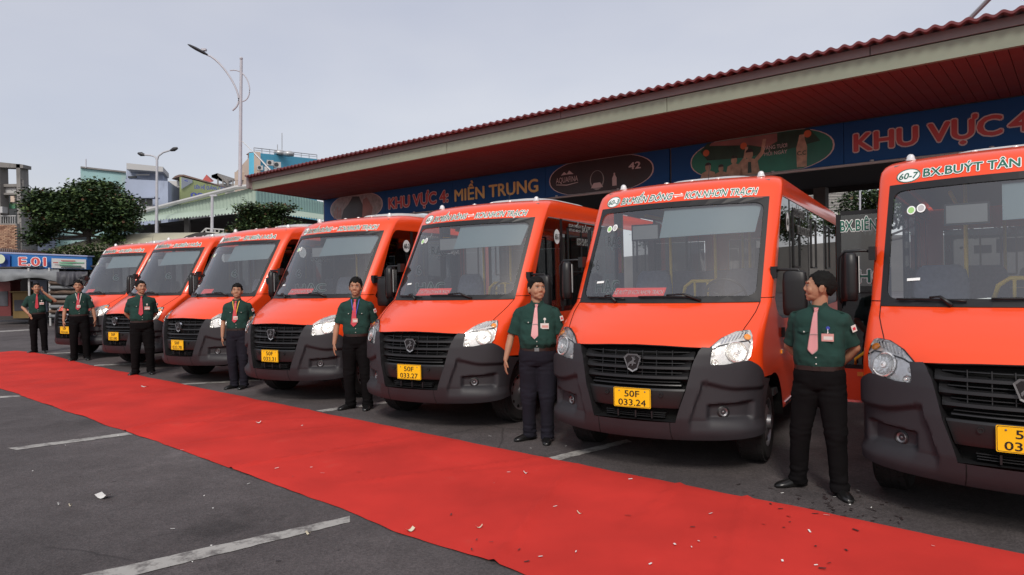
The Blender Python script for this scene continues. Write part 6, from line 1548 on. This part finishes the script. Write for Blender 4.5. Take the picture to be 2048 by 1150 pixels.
    if badge:
        y_ = cy(bc[0], bc[1], .016); e = MB(); w_, h_ = (.043, .029) if not lanyard else (.034, .027); e.box((bc[0], y_, bc[1]), (w_ * 2, .004, h_ * 2)); bg = e.build('id_badge', m_card if badge != 'pink' else m_cardpink, root)
        e = MB(); e.box((bc[0] + .004, y_ - .0027, bc[1] - .004), (w_ * 1.5, .001, h_ * .9)); e.build('badge_print', m_cardpink if badge != 'pink' else m_card, bg)
        if not lanyard:
            e = MB(); e.lathe([(.014, .002), (.014, -.004), (.002, -.006)], (bc[0], cy(bc[0], 1.285, .006), 1.285), 'Y', 14); e.build('badge_reel', m_blue if striped and badge == 'pink' else m_card, bg); e = MB(); e.tube([(bc[0], cy(bc[0], 1.28, .010), 1.28), (bc[0], y_, bc[1] + h_)], .0025, 5); e.build('badge_cord', m_card, bg)
    # ---------------- trousers, belt, shoes
    b = MB(); b.loft([ering(0, .008, z, hx * wide, hy + belly * .4) for z, hx, hy in ((.80, .155, .105), (.86, .178, .124), (.92, .180, .124), (.965, .170, .118), (.985, .162, .113))])
    for (fx, fy_, ta), s in zip(feet, (-1, 1)):
        kn = Vector((s * .085 * .55 + fx * .45 + s * .01, fy_ * .5 - .035, .48)); rings = []
        for f, r in ((0, .104), (.25, .103), (.5, .094), (.8, .084), (1, .080)): p = Vector((s * .082, .005, .85)).lerp(kn, f); rings.append([p + Vector((r * wide * math.cos(a), r * 1.06 * math.sin(a), 0)) for a in [2 * math.pi * i / 18 for i in range(18)]])
        for f, r in ((.3, .079), (.6, .076), (.85, .075), (1, .080)): p = kn.lerp(Vector((fx, fy_ + .004, .034)), f); rings.append([p + Vector((r * .92 * math.cos(a), r * 1.12 * math.sin(a), 0)) for a in [2 * math.pi * i / 18 for i in range(18)]])
        b.loft(rings)
    def wt(p):
        v = .004 * noise.noise(Vector((p.x * 9, p.y * 9, p.z * 9 + sd))); fo = math.exp(-((p.z - .10) / .09) ** 2) + .5 * math.exp(-((p.z - .48) / .10) ** 2) + .6 * math.exp(-((p.z - .80) / .08) ** 2)
        return v + .004 * noise.noise(Vector((p.x * 16, p.y * 6, p.z * 5 + sd))) + fo * .014 * noise.noise(Vector((p.x * 10, p.y * 14, p.z * 34 + sd)))
    link('trousers', remesh(b, 'trousers', trousers, max(.009, vox * 1.5), 3, wt), root)
    b = MB(); b.loft([ering(0, .008, z, (.1705) * wide, .1215 + belly * .4) for z in (.955, .990)], cap=False); b.loft([ering(0, .008, z, (.1665) * wide, .1175 + belly * .4) for z in (.955, .990)], cap=False); bt = b.build('belt', m_belt, root, smooth=True, angle=40)
    b = MB(); yb = .008 - .1215 - belly * .4; b.box((0, yb - .003, .9725), (.048, .006, .036)); b.build('belt_buckle', m_chrome if buckle else m_belt, bt)
    for (fx, fy_, ta), s in zip(feet, (-1, 1)):
        m_ = Matrix.Rotation(R(ta), 3, 'Z'); b = MB(); rings = []; n = 18
        for (y_, hw, zt) in ((.075, .022, .040), (.062, .034, .075), (.03, .038, .092), (-.02, .041, .088), (-.07, .045, .066), (-.13, .046, .050), (-.17, .038, .040), (-.195, .020, .028)):
            ring = []
            for i in range(n):
                a = 2 * math.pi * i / n; x_ = hw * math.copysign(abs(math.cos(a)) ** .8, math.cos(a)); z_ = zt / 2 * (1 + math.sin(a)) if math.sin(a) > 0 else zt / 2 * (1 + max(-1, 1.25 * math.sin(a))); ring.append(Vector((fx, fy_, .0)) + m_ @ Vector((x_, y_, z_ + .001)))
            rings.append(ring)
        b.loft(rings); b.build('shoe', m_shoe, root, smooth=True, angle=60)
    return root
# arm = (elbow, wrist, hand direction, thumb side, finger curl, palm normal); image-left arm first
def hang(s, out=.0, fwd=0.): return ((s * (.235 + out * .5), .02 - fwd * .3, 1.10), (s * (.245 + out), -.03 - fwd, .86), (s * .02, -.08, -1), (-s * .3, -1, 0), .35, (-s, 0, 0))
def back(s): return ((s * .245, .10, 1.12), (s * .10, .17, .95), (-s * 1, .1, -.25), (0, .3, -1), .3, (0, 1, 0))
person('man in dark green shirt at the far left with a hand raised to his ear', 77, 705, 1.72, 4, ((-.075, .02, -55), (.13, -.04, -8)),
       (((-.29, .08, 1.13), (-.185, -.07, .97), (.5, -.2, -1), (.6, -1, .3), .2), ((.36, -.13, 1.27), (.125, -.145, 1.49), (-.35, .3, .8), (-.6, -.6, .2), .8)), headyaw=6, lean=-.01, vox=.007, badge='card', lanyard=None)
person('man with a white lanyard and arms hanging, second from the far left', 160, 720.5, 1.76, 0, ((-.10, .01, -30), (.13, .0, 8)), (hang(-1, .03), hang(1, .05)), headyaw=-6, vox=.007, lanyard=m_card, hairstyle=1)
person('broad man with arms behind his back, third from the far left, looking right', 286, 748.5, 1.72, 2, ((-.12, .02, -35), (.13, -.01, 5)), (back(-1), back(1)), headyaw=16, wide=1.10, belly=.02, vox=.0065, jaw=1.06, badge='pink')
person('man with a yellow lanyard half hidden by a bus headlamp', 478, 776, 1.64, -14, ((-.07, .02, -40), (.09, -.03, -12)), (hang(-1, -.01), back(1)), headyaw=6, headpitch=-4, vox=.0065, jaw=1.08, lanyard=m_yrib, trousers=m_navytr, hairstyle=1, wide=1.02)
person('slim man with a blue lanyard standing right of the middle bus', 716, 817, 1.70, -8, ((-.10, .03, -45), (.13, -.03, -4)), (hang(-1, .04), back(1)), headyaw=-2, headpitch=2, vox=.006, lanyard=m_blue, hairstyle=1, badge='pink', jaw=.97)
person('stout man in charcoal trousers with striped tie frowning to the right', 1078, 881, 1.67, -4, ((-.10, .05, -50), (.09, -.04, 0)), (hang(-1, .09, .02), hang(1, .03)), headyaw=30, headpitch=-2, belly=.055, wide=1.13, vox=.0052, striped=True, trousers=m_navytr, hairstyle=1, jaw=1.12, skin=0, buckle=True)
person('nearest man, in striped tie, his head turned in profile to the left', 1640, 981, 1.68, -10, ((-.17, .03, -45), (.15, -.05, 30)), (back(-1), back(1)), headyaw=-74, headpitch=-3, belly=.02, wide=1.06, vox=.0048, striped=True, badge='pink', skin=0)
